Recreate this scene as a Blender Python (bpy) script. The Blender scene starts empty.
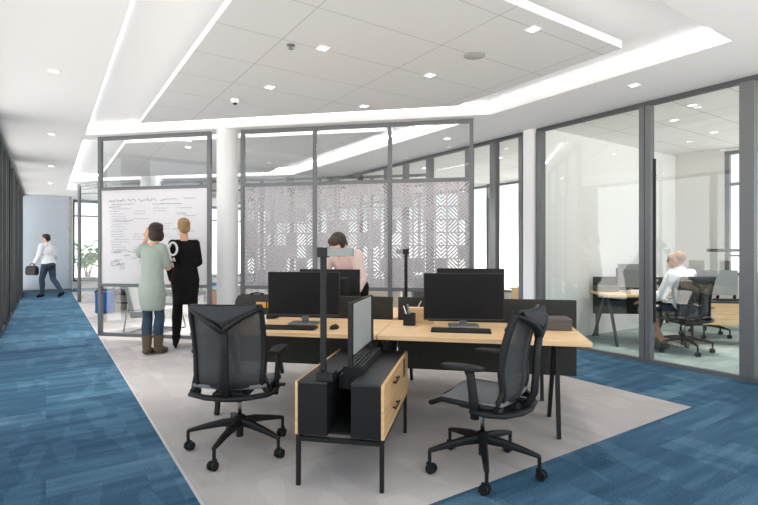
import bpy, bmesh, math, random
from mathutils import Vector, Matrix, Euler
random.seed(7)
SC = bpy.context.scene; COL = SC.collection
PI = math.pi
# ---------------------------------------------------------------- camera calibration helpers
F, H, CX, CY = 495.0, 1.35, 379.0, 250.0
AR, AD = math.radians(33.93), math.radians(-11.07)      # room axes, desk axes
def rot2(x, y, a): return (x*math.cos(a)-y*math.sin(a), x*math.sin(a)+y*math.cos(a))
def R(u, v): return rot2(u, v, AR)                      # room (across, along) -> world
def D(a, b): return rot2(a, b, AD)                      # desk (along, depth) -> world
def invR(x, y): return rot2(x, y, -AR)
def flo(px, py, z=0.0):                                 # point of the place at height z
    Y = (H-z)*F/(py-CY); return ((px-CX)/F*Y, Y)
def wall_v(px, u):                                      # distance along the glass wall at across=u
    t = (px-CX)/F; c, s = math.cos(AR), math.sin(AR)
    return (c*u - t*s*u)/(s + t*c)
def part_a(px, b):                                      # position along a line parallel to the desks
    t = (px-CX)/F; c, s = math.cos(AD), math.sin(AD)
    return (t*c*b + s*b)/(c - t*s)
# ---------------------------------------------------------------- materials
def lin(h):
    h = h.lstrip('#'); v = [int(h[i:i+2], 16)/255 for i in (0, 2, 4)]
    return tuple(x/12.92 if x <= .04045 else ((x+.055)/1.055)**2.4 for x in v)+(1,)
def mat(name, col, rough=.5, metal=0, spec=.5, noise=0, nscale=40, emit=0):
    m = bpy.data.materials.new(name); m.use_nodes = True; nt = m.node_tree
    p = nt.nodes['Principled BSDF']; c = lin(col)
    p.inputs['Base Color'].default_value = c; p.inputs['Roughness'].default_value = rough
    p.inputs['Metallic'].default_value = metal; p.inputs['Specular IOR Level'].default_value = spec
    if noise:
        tc = nt.nodes.new('ShaderNodeTexCoord'); n = nt.nodes.new('ShaderNodeTexNoise'); n.inputs['Scale'].default_value = nscale
        n.inputs['Detail'].default_value = 3
        r = nt.nodes.new('ShaderNodeValToRGB')
        r.color_ramp.elements[0].position = .3; r.color_ramp.elements[1].position = .7
        r.color_ramp.elements[0].color = tuple(x*(1-noise) for x in c[:3])+(1,)
        r.color_ramp.elements[1].color = tuple(min(1, x*(1+noise)) for x in c[:3])+(1,)
        nt.links.new(tc.outputs['Object'], n.inputs['Vector']); nt.links.new(n.outputs['Fac'], r.inputs['Fac'])
        nt.links.new(r.outputs['Color'], p.inputs['Base Color'])
    if emit:
        p.inputs['Emission Color'].default_value = c; p.inputs['Emission Strength'].default_value = emit
    return m
class NT:
    def __init__(s, m): s.t = m.node_tree; s.p = s.t.nodes.get('Principled BSDF')
    def n(s, kind, **kw):
        x = s.t.nodes.new('ShaderNode'+kind)
        for k, v in kw.items(): setattr(x, k, v)
        return x
    def l(s, a, b): s.t.links.new(a, b)
    def math(s, op, a, b=None, c=None):
        x = s.n('Math', operation=op)
        for i, v in enumerate((a, b, c)):
            if v is None: continue
            if isinstance(v, (int, float)): x.inputs[i].default_value = v
            else: s.l(v, x.inputs[i])
        return x.outputs[0]
    def mix(s, fac, a, b, blend='MIX'):
        x = s.n('Mix', data_type='RGBA', blend_type=blend)
        for i, v in ((0, fac), (6, a), (7, b)):
            if isinstance(v, (int, float)): x.inputs[i].default_value = v
            elif isinstance(v, tuple): x.inputs[i].default_value = v
            else: s.l(v, x.inputs[i])
        return x.outputs[2]
def glass_mat(name, tint, refl=1.0):
    m = bpy.data.materials.new(name); m.use_nodes = True; g = NT(m); g.t.nodes.remove(g.p)
    out = g.t.nodes['Material Output']
    tr = g.n('BsdfTransparent'); tr.inputs[0].default_value = lin(tint)
    gl = g.n('BsdfGlossy'); gl.inputs['Roughness'].default_value = .012; gl.inputs['Color'].default_value = (1, 1, 1, 1)
    fr = g.n('Fresnel'); fr.inputs['IOR'].default_value = 1.5
    geo = g.n('NewGeometry')                            # outside of a pane and inside of it reflect alike
    k = g.n('Mix', data_type='FLOAT'); k.inputs[2].default_value = 1.5; k.inputs[3].default_value = 1/1.5
    g.l(geo.outputs['Backfacing'], k.inputs[0]); g.l(k.outputs[0], fr.inputs['IOR'])
    mx = g.n('MixShader'); g.l(g.math('MULTIPLY', fr.outputs[0], refl), mx.inputs[0]); g.l(tr.outputs[0], mx.inputs[1]); g.l(gl.outputs[0], mx.inputs[2])
    g.l(mx.outputs[0], out.inputs[0]); return m
def carpet(name, c1, c2, c3, tile, streak, patchy=.10):
    m = mat(name, c1, .95, spec=.1); g = NT(m); tc = g.n('TexCoord'); o = tc.outputs['Object']
    br = g.n('TexBrick'); br.offset = .5; br.inputs['Scale'].default_value = 1
    br.inputs['Mortar Size'].default_value = 0.0; br.inputs['Brick Width'].default_value = tile[0]; br.inputs['Row Height'].default_value = tile[1]
    br.inputs['Color1'].default_value = (0, 0, 0, 1); br.inputs['Color2'].default_value = (1, 1, 1, 1); g.l(o, br.inputs['Vector'])
    mp = g.n('Mapping'); mp.inputs['Scale'].default_value = streak; g.l(o, mp.inputs['Vector'])
    jit = g.n('VectorMath', operation='ADD'); g.l(mp.outputs[0], jit.inputs[0])
    sc = g.n('VectorMath', operation='SCALE'); sc.inputs['Scale'].default_value = 9; g.l(br.outputs['Color'], sc.inputs[0]); g.l(sc.outputs[0], jit.inputs[1])
    n1 = g.n('TexNoise'); n1.inputs['Scale'].default_value = 1; n1.inputs['Detail'].default_value = 4; n1.inputs['Roughness'].default_value = .6; g.l(jit.outputs[0], n1.inputs['Vector'])
    m2 = g.n('Mapping'); m2.inputs['Rotation'].default_value = (0, 0, .8); m2.inputs['Scale'].default_value = (8, 2.8, 1); g.l(o, m2.inputs['Vector'])
    v = g.n('TexVoronoi'); v.inputs['Scale'].default_value = 1; g.l(m2.outputs[0], v.inputs['Vector'])
    vs = g.n('SeparateColor'); g.l(v.outputs['Color'], vs.inputs[0])
    patch = g.math('GREATER_THAN', vs.outputs[0], .74)
    n2 = g.n('TexNoise'); n2.inputs['Scale'].default_value = 130; n2.inputs['Detail'].default_value = 2; g.l(o, n2.inputs['Vector'])
    f = g.math('ADD', g.math('MULTIPLY', n1.outputs['Fac'], .75), g.math('MULTIPLY', br.outputs['Color'], .25))
    f = g.math('ADD', f, g.math('MULTIPLY', patch, patchy)); f = g.math('ADD', f, g.math('MULTIPLY', g.math('SUBTRACT', n2.outputs['Fac'], .5), .9))
    r = g.n('ValToRGB'); e = r.color_ramp.elements
    e[0].position = .22; e[0].color = lin(c1); e[1].position = .85; e[1].color = lin(c3)
    x = e.new(.5); x.color = lin(c2)
    g.l(f, r.inputs['Fac']); g.l(r.outputs['Color'], g.p.inputs['Base Color'])
    bp = g.n('Bump'); bp.inputs['Strength'].default_value = .25; bp.inputs['Distance'].default_value = .004; g.l(n2.outputs['Fac'], bp.inputs['Height']); g.l(bp.outputs[0], g.p.inputs['Normal'])
    return m
def oak_mat(name, c1, c2, axis='x'):
    m = mat(name, c1, .45, spec=.35); g = NT(m); tc = g.n('TexCoord'); mp = g.n('Mapping')
    mp.inputs['Scale'].default_value = {'x': (1.2, 22, 22), 'y': (22, 1.2, 22)}[axis]
    n = g.n('TexNoise'); n.inputs['Scale'].default_value = 1.6; n.inputs['Detail'].default_value = 5
    r = g.n('ValToRGB'); r.color_ramp.elements[0].position = .35; r.color_ramp.elements[1].position = .68
    r.color_ramp.elements[0].color = lin(c1); r.color_ramp.elements[1].color = lin(c2)
    g.l(tc.outputs['Object'], mp.inputs[0]); g.l(mp.outputs[0], n.inputs['Vector']); g.l(n.outputs['Fac'], r.inputs[0]); g.l(r.outputs[0], g.p.inputs['Base Color']); return m
def mesh_fabric(name, col, solid):
    m = mat(name, col, .7, spec=.25); g = NT(m); out = g.t.nodes['Material Output']
    tc = g.n('TexCoord'); s = g.n('SeparateXYZ'); g.l(tc.outputs['Object'], s.inputs[0])
    th = math.cos(PI*math.sqrt(1-solid))                    # share of the weave that is open
    hole = g.math('MULTIPLY', g.math('GREATER_THAN', g.math('SINE', g.math('MULTIPLY', s.outputs[0], 1800)), th), g.math('GREATER_THAN', g.math('SINE', g.math('MULTIPLY', s.outputs[2], 1800)), th))
    tr = g.n('BsdfTransparent'); mx = g.n('MixShader'); g.l(hole, mx.inputs[0]); g.l(g.p.outputs[0], mx.inputs[1]); g.l(tr.outputs[0], mx.inputs[2]); g.l(mx.outputs[0], out.inputs[0]); return m
def grid_ceiling(name, col, line, w, d):
    m = mat(name, col, .9, spec=.1); g = NT(m); tc = g.n('TexCoord'); s = g.n('SeparateXYZ'); g.l(tc.outputs['Object'], s.inputs[0])
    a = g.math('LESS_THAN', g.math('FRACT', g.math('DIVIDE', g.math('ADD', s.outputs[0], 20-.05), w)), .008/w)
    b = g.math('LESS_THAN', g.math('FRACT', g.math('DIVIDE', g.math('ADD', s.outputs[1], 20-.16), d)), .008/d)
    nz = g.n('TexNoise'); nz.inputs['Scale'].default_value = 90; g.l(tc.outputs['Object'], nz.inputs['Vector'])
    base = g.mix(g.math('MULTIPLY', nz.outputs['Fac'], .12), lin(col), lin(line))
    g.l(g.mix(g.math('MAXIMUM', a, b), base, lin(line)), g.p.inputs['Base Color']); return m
def screen_mat(name):                                   # pressed felt panel with blocks of slanted slits cut through
    m = mat(name, '#c4c0c4', .9, spec=.1); g = NT(m); out = g.t.nodes['Material Output']
    tc = g.n('TexCoord'); s = g.n('SeparateXYZ'); g.l(tc.outputs['Object'], s.inputs[0]); x, z = s.outputs[0], s.outputs[2]
    cw, ch = .155, .18
    u = g.math('DIVIDE', g.math('ADD', x, 10), cw); v = g.math('DIVIDE', g.math('ADD', z, .03), ch)
    fu, fv = g.math('FRACT', u), g.math('FRACT', v)
    cv = g.n('CombineXYZ'); g.l(g.math('FLOOR', u), cv.inputs[0]); g.l(g.math('FLOOR', v), cv.inputs[1])
    wn = g.n('TexWhiteNoise', noise_dimensions='2D'); g.l(cv.outputs[0], wn.inputs['Vector'])
    rs = g.n('SeparateColor'); g.l(wn.outputs['Color'], rs.inputs[0])
    par = g.math('FRACT', g.math('MULTIPLY', g.math('ADD', g.math('FLOOR', v), g.math('FLOOR', g.math('DIVIDE', u, 1.5))), .5)); sgn = g.math('SUBTRACT', g.math('MULTIPLY', g.math('GREATER_THAN', par, .25), 2), 1)
    px, pz = g.math('MULTIPLY', fu, cw), g.math('MULTIPLY', fv, ch)
    st = g.math('FRACT', g.math('DIVIDE', g.math('ADD', g.math('MULTIPLY', px, sgn), g.math('ADD', pz, 1)), .052))
    wdt = g.math('ADD', .18, g.math('MULTIPLY', rs.outputs[1], .24))
    slit = g.math('LESS_THAN', st, wdt)
    inx = g.math('LESS_THAN', g.math('ABSOLUTE', g.math('SUBTRACT', fu, .5)), .43)
    iny = g.math('LESS_THAN', g.math('ABSOLUTE', g.math('SUBTRACT', fv, .5)), .45)
    pres = g.math('GREATER_THAN', rs.outputs[2], g.math('SUBTRACT', .22, g.math('MULTIPLY', x, .06)))
    hole = g.math('MULTIPLY', g.math('MULTIPLY', slit, inx), g.math('MULTIPLY', iny, pres))
    nz = g.n('TexNoise'); nz.inputs['Scale'].default_value = 34; nz.inputs['Detail'].default_value = 6; nz.inputs['Roughness'].default_value = .75; g.l(tc.outputs['Object'], nz.inputs['Vector'])
    r = g.n('ValToRGB'); r.color_ramp.elements[0].position = .35; r.color_ramp.elements[0].color = lin('#aaa6aa'); r.color_ramp.elements[1].position = .65; r.color_ramp.elements[1].color = lin('#cdcacd')
    g.l(nz.outputs['Fac'], r.inputs[0]); g.l(g.mix(g.math('MULTIPLY', g.math('MULTIPLY', slit, inx), .55), r.outputs[0], lin('#8f8b90')), g.p.inputs['Base Color'])
    tr = g.n('BsdfTransparent'); mx = g.n('MixShader'); g.l(hole, mx.inputs[0]); g.l(g.p.outputs[0], mx.inputs[1]); g.l(tr.outputs[0], mx.inputs[2]); g.l(mx.outputs[0], out.inputs[0]); return m
M = dict(
 ceil=mat('ceiling_paint', '#e4e4e4', .9, spec=.1), soffit=mat('soffit_white', '#f2f2f2', .8, spec=.1),
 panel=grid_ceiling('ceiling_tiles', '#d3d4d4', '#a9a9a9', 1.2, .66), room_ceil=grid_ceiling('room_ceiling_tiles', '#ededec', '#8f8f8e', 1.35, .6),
 white=mat('white_paint', '#f3f3f2', .7, spec=.2), warm=mat('warm_white_paint', '#dedad6', .8, spec=.15), column=mat('column_paint', '#e4e5e5', .8), bluegrey=mat('blue_grey_paint', '#c8d0da', .85, spec=.15, noise=.02, nscale=3),
 blue=carpet('blue_carpet', '#2a455a', '#3d5f77', '#638398', (1.0, .25), (1.1, 9, 1)),
 light=carpet('pale_carpet', '#a29d9b', '#b3aeac', '#c8c4c2', (.96, .96), (1.2, 1.2, 1)),
 sage=carpet('hazed_blue_carpet', '#87948f', '#98a5a0', '#adb8b3', (1.0, .25), (1.3, 9, 1)),  # blue carpet with the haze of the glass wall mixed into its colour
 frame=mat('grey_metal', '#707274', .5, .25), tframe=mat('rail_metal', '#55575a', .5, .3), dframe=mat('dark_metal', '#3a3c3d', .45, .5), black=mat('black_plastic', '#17181a', .5, spec=.3),
 satin=mat('black_laminate', '#1a1b1c', .6, spec=.2), top=mat('charcoal_top', '#2b2e31', .5, spec=.35), scr=mat('monitor_glass', '#19191a', .5, spec=.12),
 oak=oak_mat('oak', '#dab283', '#e8caa0'), oaky=oak_mat('oak_front', '#cfa470', '#dfbc8c', 'y'), felt=mat('charcoal_felt', '#3a3a38', .95, spec=.1, noise=.12, nscale=80),
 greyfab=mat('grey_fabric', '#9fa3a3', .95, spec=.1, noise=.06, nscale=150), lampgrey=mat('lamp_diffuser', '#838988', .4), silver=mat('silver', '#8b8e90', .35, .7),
 edge=mat('carpet_edge', '#bdbcba', .8), chrome=mat('chrome', '#d5d8da', .15, 1), mesh=mesh_fabric('chair_mesh', '#47494c', .74), flap=mat('chair_headband', '#3b3e41', .8, spec=.12),
 seat=mat('seat_knit', '#75777a', .85, spec=.15, noise=.2, nscale=400), glass=glass_mat('clear_glass', '#fcfdfd', 1.0), glassg=glass_mat('wall_glass', '#f9fbfa', 1.35),
 dglass=mat('dark_glass', '#24282b', .12, spec=.5), screen=screen_mat('felt_screen'), board=mat('whiteboard_surface', '#dfdcdf', .35, spec=.4), ink=mat('marker_ink', '#9a9ca1', .8), teal=mat('marker_teal', '#86aab0', .8),
 led=mat('led_strip', '#ffffff', .5, emit=9.0), led2=mat('lounge_led_strip', '#ffffff', .5, emit=48.0), lamp=mat('downlight_lens', '#ffffff', .5, emit=6),
 skin=mat('skin', '#d9a98c', .55, spec=.3), shaved=mat('shaved_hair', '#8f6b56', .7), skind=mat('tanned_skin', '#b07c60', .5, spec=.35), eye=mat('eye', '#2a1d16', .2),
 hairbrown=mat('dark_brown_hair', '#2c1b14', .6, noise=.35, nscale=60), hairblond=mat('blond_hair', '#9a7a52', .6, noise=.35, nscale=60), hairmid=mat('brown_hair', '#2c1b13', .6, noise=.3, nscale=60),
 sagecloth=mat('sage_knit', '#a2aca2', .9, spec=.1, noise=.05, nscale=60), blackcloth=mat('black_cloth', '#181616', .85, spec=.15), jeans=mat('denim', '#3b4a59', .9, spec=.1, noise=.18, nscale=120),
 boot=mat('brown_leather', '#55452f', .55), shirt=mat('white_shirt', '#e6e8ee', .9, spec=.1), pink=mat('pink_shirt', '#d3bfbc', .9, spec=.1), bag=mat('dark_bag', '#232326', .7),
 bluef=mat('blue_upholstery', '#1f5fa8', .85, noise=.05), beige=mat('beige_upholstery', '#d8cbbd', .9), wood2=mat('walnut', '#9a7760', .6, noise=.1, nscale=10), leaf=mat('leaf_green', '#5fae4f', .5, noise=.25, nscale=9),
 soil=mat('soil', '#3a2c22', .95), pot=mat('pot_glaze', '#e2e2df', .5), paper=mat('paper', '#f0f0ee', .9), greych=mat('grey_seat_fabric', '#a5a6a4', .9, noise=.05), concrete=mat('terrace_paving', '#cfd0cf', .9), orange=mat('orange_label', '#d49b45', .7), boxgrey=mat('storage_box_grey', '#55504c', .8, noise=.05))
# ---------------------------------------------------------------- mesh building
class B:
    def __init__(s): s.bm = bmesh.new()
    def box(s, x0, x1, y0, y1, z0, z1, mx=None):
        r = bmesh.ops.create_cube(s.bm, size=1)['verts']
        for v in r:
            v.co = Vector(((x0+x1)/2+v.co.x*(x1-x0), (y0+y1)/2+v.co.y*(y1-y0), (z0+z1)/2+v.co.z*(z1-z0)))
            if mx: v.co = mx @ v.co
        return s
    def prism(s, poly, z0, z1):
        n = len(poly); a = [s.bm.verts.new((x, y, z0)) for x, y in poly]; b = [s.bm.verts.new((x, y, z1)) for x, y in poly]
        s.bm.faces.new(a[::-1]); s.bm.faces.new(b)
        for i in range(n): s.bm.faces.new((a[i], a[(i+1) % n], b[(i+1) % n], b[i]))
        return s
    def rings(s, rings, cap=True, closed=True):
        vs = [[s.bm.verts.new(p) for p in r] for r in rings]; n = len(rings[0])
        for i in range(len(vs)-1):
            for j in range(n if closed else n-1):
                k = (j+1) % n; s.bm.faces.new((vs[i][j], vs[i][k], vs[i+1][k], vs[i+1][j]))
        if cap: s.bm.faces.new(vs[0][::-1]); s.bm.faces.new(vs[-1])
        return s
    def tube(s, pts, rad, seg=10, flat=None):
        pts = [Vector(p) for p in pts]; n = len(pts); rr = rad if isinstance(rad, (list, tuple)) else [rad]*n; out = []; prev = None
        for i, p in enumerate(pts):
            t = (pts[min(i+1, n-1)]-pts[max(i-1, 0)]).normalized()
            if prev is None:
                up = Vector((0, 0, 1)) if abs(t.z) < .9 else Vector((0, 1, 0)); x = up.cross(t).normalized()
            else: x = (prev-t*prev.dot(t)).normalized()
            prev = x; y = t.cross(x); fx, fy = flat or (1, 1)
            out.append([p+(x*math.cos(k*2*PI/seg)*fx+y*math.sin(k*2*PI/seg)*fy)*rr[i] for k in range(seg)])
        return s.rings(out)
    def cyl(s, p0, p1, r0, r1=None, seg=20): return s.tube([p0, p1], [r0, r0 if r1 is None else r1], seg)
    def bar(s, p0, p1, w, d, w1=None, d1=None, up=(0, 0, 1)):        # rectangular bar
        p0, p1 = Vector(p0), Vector(p1); t = (p1-p0).normalized(); u = Vector(up)
        if abs(t.dot(u)) > .98: u = Vector((0, 1, 0))
        x = u.cross(t).normalized(); y = t.cross(x); out = []
        for p, a, b in ((p0, w, d), (p1, w1 or w, d1 or d)): out.append([p+x*i*a/2+y*j*b/2 for i, j in ((-1, -1), (1, -1), (1, 1), (-1, 1))])
        return s.rings(out)
    def ell(s, c, r, mx=None, seg=20, rg=12):
        v = bmesh.ops.create_uvsphere(s.bm, u_segments=seg, v_segments=rg, radius=1)['verts']
        for q in v:
            p = Vector((q.co.x*r[0], q.co.y*r[1], q.co.z*r[2]))
            q.co = (mx @ p if mx else p)+Vector(c)
        return s
    def lathe(s, prof, c=(0, 0), seg=28):
        return s.rings([[(c[0]+r*math.cos(k*2*PI/seg), c[1]+r*math.sin(k*2*PI/seg), z) for k in range(seg)] for r, z in prof])
    def grid(s, fn, nu, nv, th):                            # thickened surface
        vs = [[s.bm.verts.new(fn(i/nu, j/nv)) for j in range(nv+1)] for i in range(nu+1)]
        fs = [s.bm.faces.new((vs[i][j], vs[i+1][j], vs[i+1][j+1], vs[i][j+1])) for i in range(nu) for j in range(nv)]
        bmesh.ops.recalc_face_normals(s.bm, faces=fs)
        bmesh.ops.solidify(s.bm, geom=fs, thickness=th); return s
    def build(s, name, m, parent=None, loc=(0, 0, 0), rz=0, bevel=0, smooth=False, seg=2):
        bmesh.ops.recalc_face_normals(s.bm, faces=s.bm.faces)
        me = bpy.data.meshes.new(name); s.bm.to_mesh(me); s.bm.free(); me.materials.append(M[m])
        o = bpy.data.objects.new(name, me); COL.objects.link(o); o.location = loc; o.rotation_euler = (0, 0, rz)
        if parent: o.parent = parent
        if smooth:
            for p in me.polygons: p.use_smooth = True
            if smooth == 'auto': me.set_sharp_from_angle(angle=math.radians(40))
        if bevel:
            b = o.modifiers.new('edge', 'BEVEL'); b.width = bevel; b.segments = seg; b.limit_method = 'ANGLE'; b.harden_normals = False
        return o
def tag(o, label, cat, group=None, kind=None):
    o['label'] = label; o['category'] = cat
    if group: o['group'] = group
    if kind: o['kind'] = kind
    return o
def thing(name, label, cat, loc=(0, 0, 0), rz=0, group=None):
    o = bpy.data.objects.new(name, None); COL.objects.link(o); o.location = loc; o.rotation_euler = (0, 0, rz); o.empty_display_size = .1
    return tag(o, label, cat, group)
def struct(o): o['kind'] = 'structure'; return o
def dup(root, loc, rz, label, group=None):
    def cp(o, par):
        c = o.copy(); COL.objects.link(c)
        if par: c.parent = par
        for ch in list(o.children): cp(ch, c)
        return c
    r = cp(root, None); r.location = loc; r.rotation_euler = (0, 0, rz); r['label'] = label
    if group: r['group'] = group
    return r
# ================================================================ THE SETTING (room axes: x across, y along)
ZC, ZS = 3.13, 3.29
def room(b, name, m, parent=None, **k): return struct(b.build(name, m, parent, rz=0 if parent else AR, **k))
U0, U1, UF = -.575, 6.0, 9.9                                    # left wall, glass wall, facade
V0, VR, VE = -.8, 4.65, 19.4
# floors
b = B(); b.box(U0-.1, .69, V0, 20.5, -.1, 0); b.box(.69, U1+.03, V0, 2.03, -.1, 0); b.box(4.61, U1+.03, 2.03, 9.3, -.1, 0); b.box(.69, UF, 18.7, 20.5, -.1, 0)
room(b, 'floor', 'blue')
b = B(); b.box(.69, 4.61, 2.03, 9.3, -.1, 0); b.box(.69, U1+.03, 9.3, 18.7, -.1, 0); b.box(U1+.03, UF, VR+.05, 18.7, -.1, 0)
room(b, 'floor', 'light')
b = B(); b.box(U1+.03, UF, V0, VR+.05, -.1, 0); room(b, 'floor', 'sage')
b = B(); b.box(.9, 3.2, 20.55, 22.4, -.25, -.05); room(b, 'ground', 'concrete')
b = B(); b.box(.68, .695, 2.03, 18.7, 0, .004); 
room(b, 'trim_1', 'edge')
# ceiling: slab, lowered borders round three coffers, floating panels in the coffers
b = B(); b.box(U0-.1, UF+.2, V0, 20.7, ZS, ZS+.1); room(b, 'ceiling', 'soffit')
CL, CR, CF = .505, 4.85, 1.82
K = math.sqrt(2)
def dl(bb, u): return K*bb-u                                    # along-coordinate of a line parallel to the desks
b = B(); b.box(U0-.1, CL, V0, 20.7, ZC, ZS); b.box(CR, U1+.05, V0, 20.7, ZC, ZS); b.box(CL, CR, V0, CF, ZC, ZS)
for b0, b1 in ((6.66, 6.95), (11.1, 11.35)): b.prism([(CL, dl(b0, CL)), (CR, dl(b0, CR)), (CR, dl(b1, CR)), (CL, dl(b1, CL))], ZC, ZS)
b.prism([(CL, 17.2), (CR, 17.2), (CR, 20.7), (CL, 20.7)], ZC, ZS)
room(b, 'ceiling', 'ceil')
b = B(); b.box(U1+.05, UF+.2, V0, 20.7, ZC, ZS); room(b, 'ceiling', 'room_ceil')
PL, PR, PF = 1.1, 4.22, 2.43
for lo, hi, n in (((PF, PF), 6.19, 0), (7.28, 10.65, 1), (11.85, 16.5, 2)):
    b = B()
    if n == 0: b.prism([(PL, PF), (PR, PF), (PR, dl(hi, PR)), (PL, dl(hi, PL))], ZC, ZC+.07)
    elif n == 1: b.prism([(PL, dl(lo, PL)), (PR, dl(lo, PR)), (PR, dl(hi, PR)), (PL, dl(hi, PL))], ZC, ZC+.07)
    else: b.prism([(PL, dl(lo, PL)), (PR, dl(lo, PR)), (PR, hi), (PL, hi)], ZC, ZC+.07)
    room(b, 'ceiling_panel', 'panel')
# light strips hidden in the coves, along each coffer's rim
def strip(p0, p1, inward, m='led'):
    p0, p1 = Vector(p0+(0,)), Vector(p1+(0,)); n = Vector(inward+(0,)).normalized()*.012; z = Vector((0, 0, ZS-.011))
    b = B(); b.bar(p0+n+z, p1+n+z, .018, .018); o = b.build('cove_light_strip', m, rz=AR); return o
sn = [
 ((CL, CF+.05), (CL, dl(6.66, CL)-.05), (1, 0), 'long white light line in the cove over the corridor side of the desks'),
 ((CR, CF+.05), (CR, dl(6.66, CR)-.05), (-1, 0), 'long white light line in the cove nearest the glass wall'),
 ((CL+.05, CF), (CR-.05, CF), (0, 1), 'white light line in the cove over the front edge of the pale carpet'),
 ((CL+.05, dl(6.66, CL+.05)), (CR-.05, dl(6.66, CR-.05)), (-1, -1), 'white light line in the cove right in front of the glass partition'),
 ((CL, dl(6.95, CL)+.05), (CL, dl(11.1, CL)-.05), (1, 0), 'white light line in the cove behind the whiteboard beside the corridor'),
 ((CR, dl(6.95, CR)+.05), (CR, dl(11.1, CR)-.05), (-1, 0), 'white light line in the lounge cove beside the glass wall'),
 ((CL+.05, dl(6.95, CL+.05)), (CR-.05, dl(6.95, CR-.05)), (1, 1), 'white light line in the lounge cove right behind the glass partition'),
 ((CL+.05, dl(11.1, CL+.05)), (CR-.05, dl(11.1, CR-.05)), (-1, -1), 'white light line in the cove above the far lounge partition'),
 ((CL, dl(11.35, CL)+.05), (CL, 17.15), (1, 0), 'white light line in the far cove near the corridor end wall')]
for p0, p1, inn, lb in sn: tag(strip(p0, p1, inn, 'led2' if 'lounge' in lb or 'far' in lb or 'behind' in lb else 'led'), lb, 'light', 'cove light strips')
# corridor wall: few dark panels, mostly clear panes added to let daylight in
wl = thing('wall_left', '', ''); del wl['label'], wl['category']; struct(wl); wl.rotation_euler = (0, 0, AR)
b = B(); gb = B()
for v0, v1, dk in ((V0, 8.0, 0), (8.0, 8.5, 1), (8.5, 11.6, 0), (11.6, 12.3, 1), (12.3, 19.4, 0), (19.4, 20.5, 1)):
    (b if dk else gb).box(U0-.12, U0-.105, v0, v1, .05, ZC-.07)
struct(b.build('panel', 'dglass', wl)); struct(gb.build('pane', 'glass', wl))
b = B(); b.box(U0-.1, U0, V0, 20.5, ZC-.07, ZC); b.box(U0-.1, U0, V0, 20.5, 0, .05)
v = .4; k = 0
while v < 19.3:
    w = (.10, .05, .08)[k % 3]; b.box(U0-.15, U0, v, v+w, .05, ZC-.07)
    v += (.62, 1.05, .45)[k % 3]*(1 if v > 7 else 2.2); k += 1
struct(b.build('frame', 'dframe', wl))
b = B(); b.box(U0-.14, .72, VE, VE+.12, 0, ZC); room(b, 'wall_end', 'bluegrey')
b = B(); b.box(U0, .72, VE-.012, VE, 0, .07); room(b, 'baseboard_end', 'silver')
b = B(); b.box(U1+.06, UF, VR, VR+.1, 0, ZC); room(b, 'wall_office', 'white')
# facade on the right, with its windows
b = B(); b.box(UF, UF+.2, 3.84, VR+.3, 0, ZC); b.box(UF, UF+.2, V0, 3.84, 0, .9); b.box(UF, UF+.2, VR+.3, 20.7, 0, .25); b.box(UF, UF+.2, V0, 3.84, 3.08, ZC)
room(b, 'wall_right', 'warm')
def window(name, u0, u1, v0, v1, z0, z1, posts, rails, m='frame', w=.06):
    r = thing(name, '', ''); del r['label'], r['category']; struct(r); r.rotation_euler = (0, 0, AR)
    b = B(); al = abs(v1-v0) > abs(u1-u0)
    for p in posts:
        if al: b.box(u0, u1, p-w/2, p+w/2, z0, z1)
        else: b.box(p-w/2, p+w/2, v0, v1, z0, z1)
    for z, h in rails:
        if al: b.box(u0+.004, u1-.004, v0, v1, z-h/2, z+h/2)
        else: b.box(u0, u1, v0+.004, v1-.004, z-h/2, z+h/2)
    struct(b.build('window_frame', m, r)); b = B()
    um, vm = (u0+u1)/2, (v0+v1)/2
    if al: b.box(um-.004, um+.004, v0, v1, z0, z1)
    else: b.box(u0, u1, vm-.004, vm+.004, z0, z1)
    struct(b.build('window_pane', 'glass', r)); return r
window('window_1', UF+.03, UF+.11, V0, 3.84, .9, 3.08, [3.8, 2.6, 1.5, .4, -.7, -1.8], [(.93, .06), (3.05, .06), (2.5, .05), (1.25, .035)])
window('window_2', UF+.03, UF+.11, VR+.3, 20.5, .25, ZC, [VR+.35, 9.5, 12.5, 15.5, 18.5], [(.28, .06), (3.08, .06)])
# far facade of the lounge
VF = 20.3
b = B(); b.box(.72, UF, VF, VF+.2, 0, .26); b.box(.60, .74, VE, VF+.2, 0, ZC); room(b, 'wall_far', 'white')
b = B(); b.box(.72, UF, VF-.06, VF+.2, .26, .30); room(b, 'trim_2', 'dframe')
window('window_3', .74, UF, VF+.05, VF+.12, .30, ZC, [.8, 2.0, 3.4, 4.8, 6.2, 7.6, 9.0], [(3.07, .1), (2.55, .05), (.34, .06)], 'frame', .07)
# glass wall between the blue carpet and the office
gw = thing('wall_glass', '', ''); del gw['label'], gw['category']; struct(gw); gw.rotation_euler = (0, 0, AR)
vs = [wall_v(p, U1) for p in (748.5, 646.5, 540)]                # posts
b = B(); b.box(U1-.03, U1+.03, V0, 18.6, ZC-.055, ZC-.002); struct(b.build('top_rail', 'tframe', gw))
b = B(); b.box(U1-.03, U1+.03, V0, 18.6, 0, .045)
for v, w in ((vs[0], .13), (vs[1]-.035, .062), (vs[1]+.035, .062), (vs[2]-.01, .10), (5.02, .07), (5.58, .12), (6.15, .12), (7.2, .12), (7.95, .09), (8.6, .12), (9.7, .1), (10.8, .1), (12, .1), (13.5, .1), (15, .1), (16.5, .1), (-.4, .1)):
    b.box(U1-.05, U1+.05, v-w/2, v+w/2, .045, ZC-.055)
struct(b.build('frame', 'frame', gw))
b = B(); b.box(U1-.006, U1+.006, V0, 18.6, .045, ZC-.055); struct(b.build('pane', 'glassg', gw))
b = B(); b.box(U1-.09, U1+.07, 4.74, 4.93, 0, ZC-.001); room(b, 'trim_3', 'white')
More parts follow.
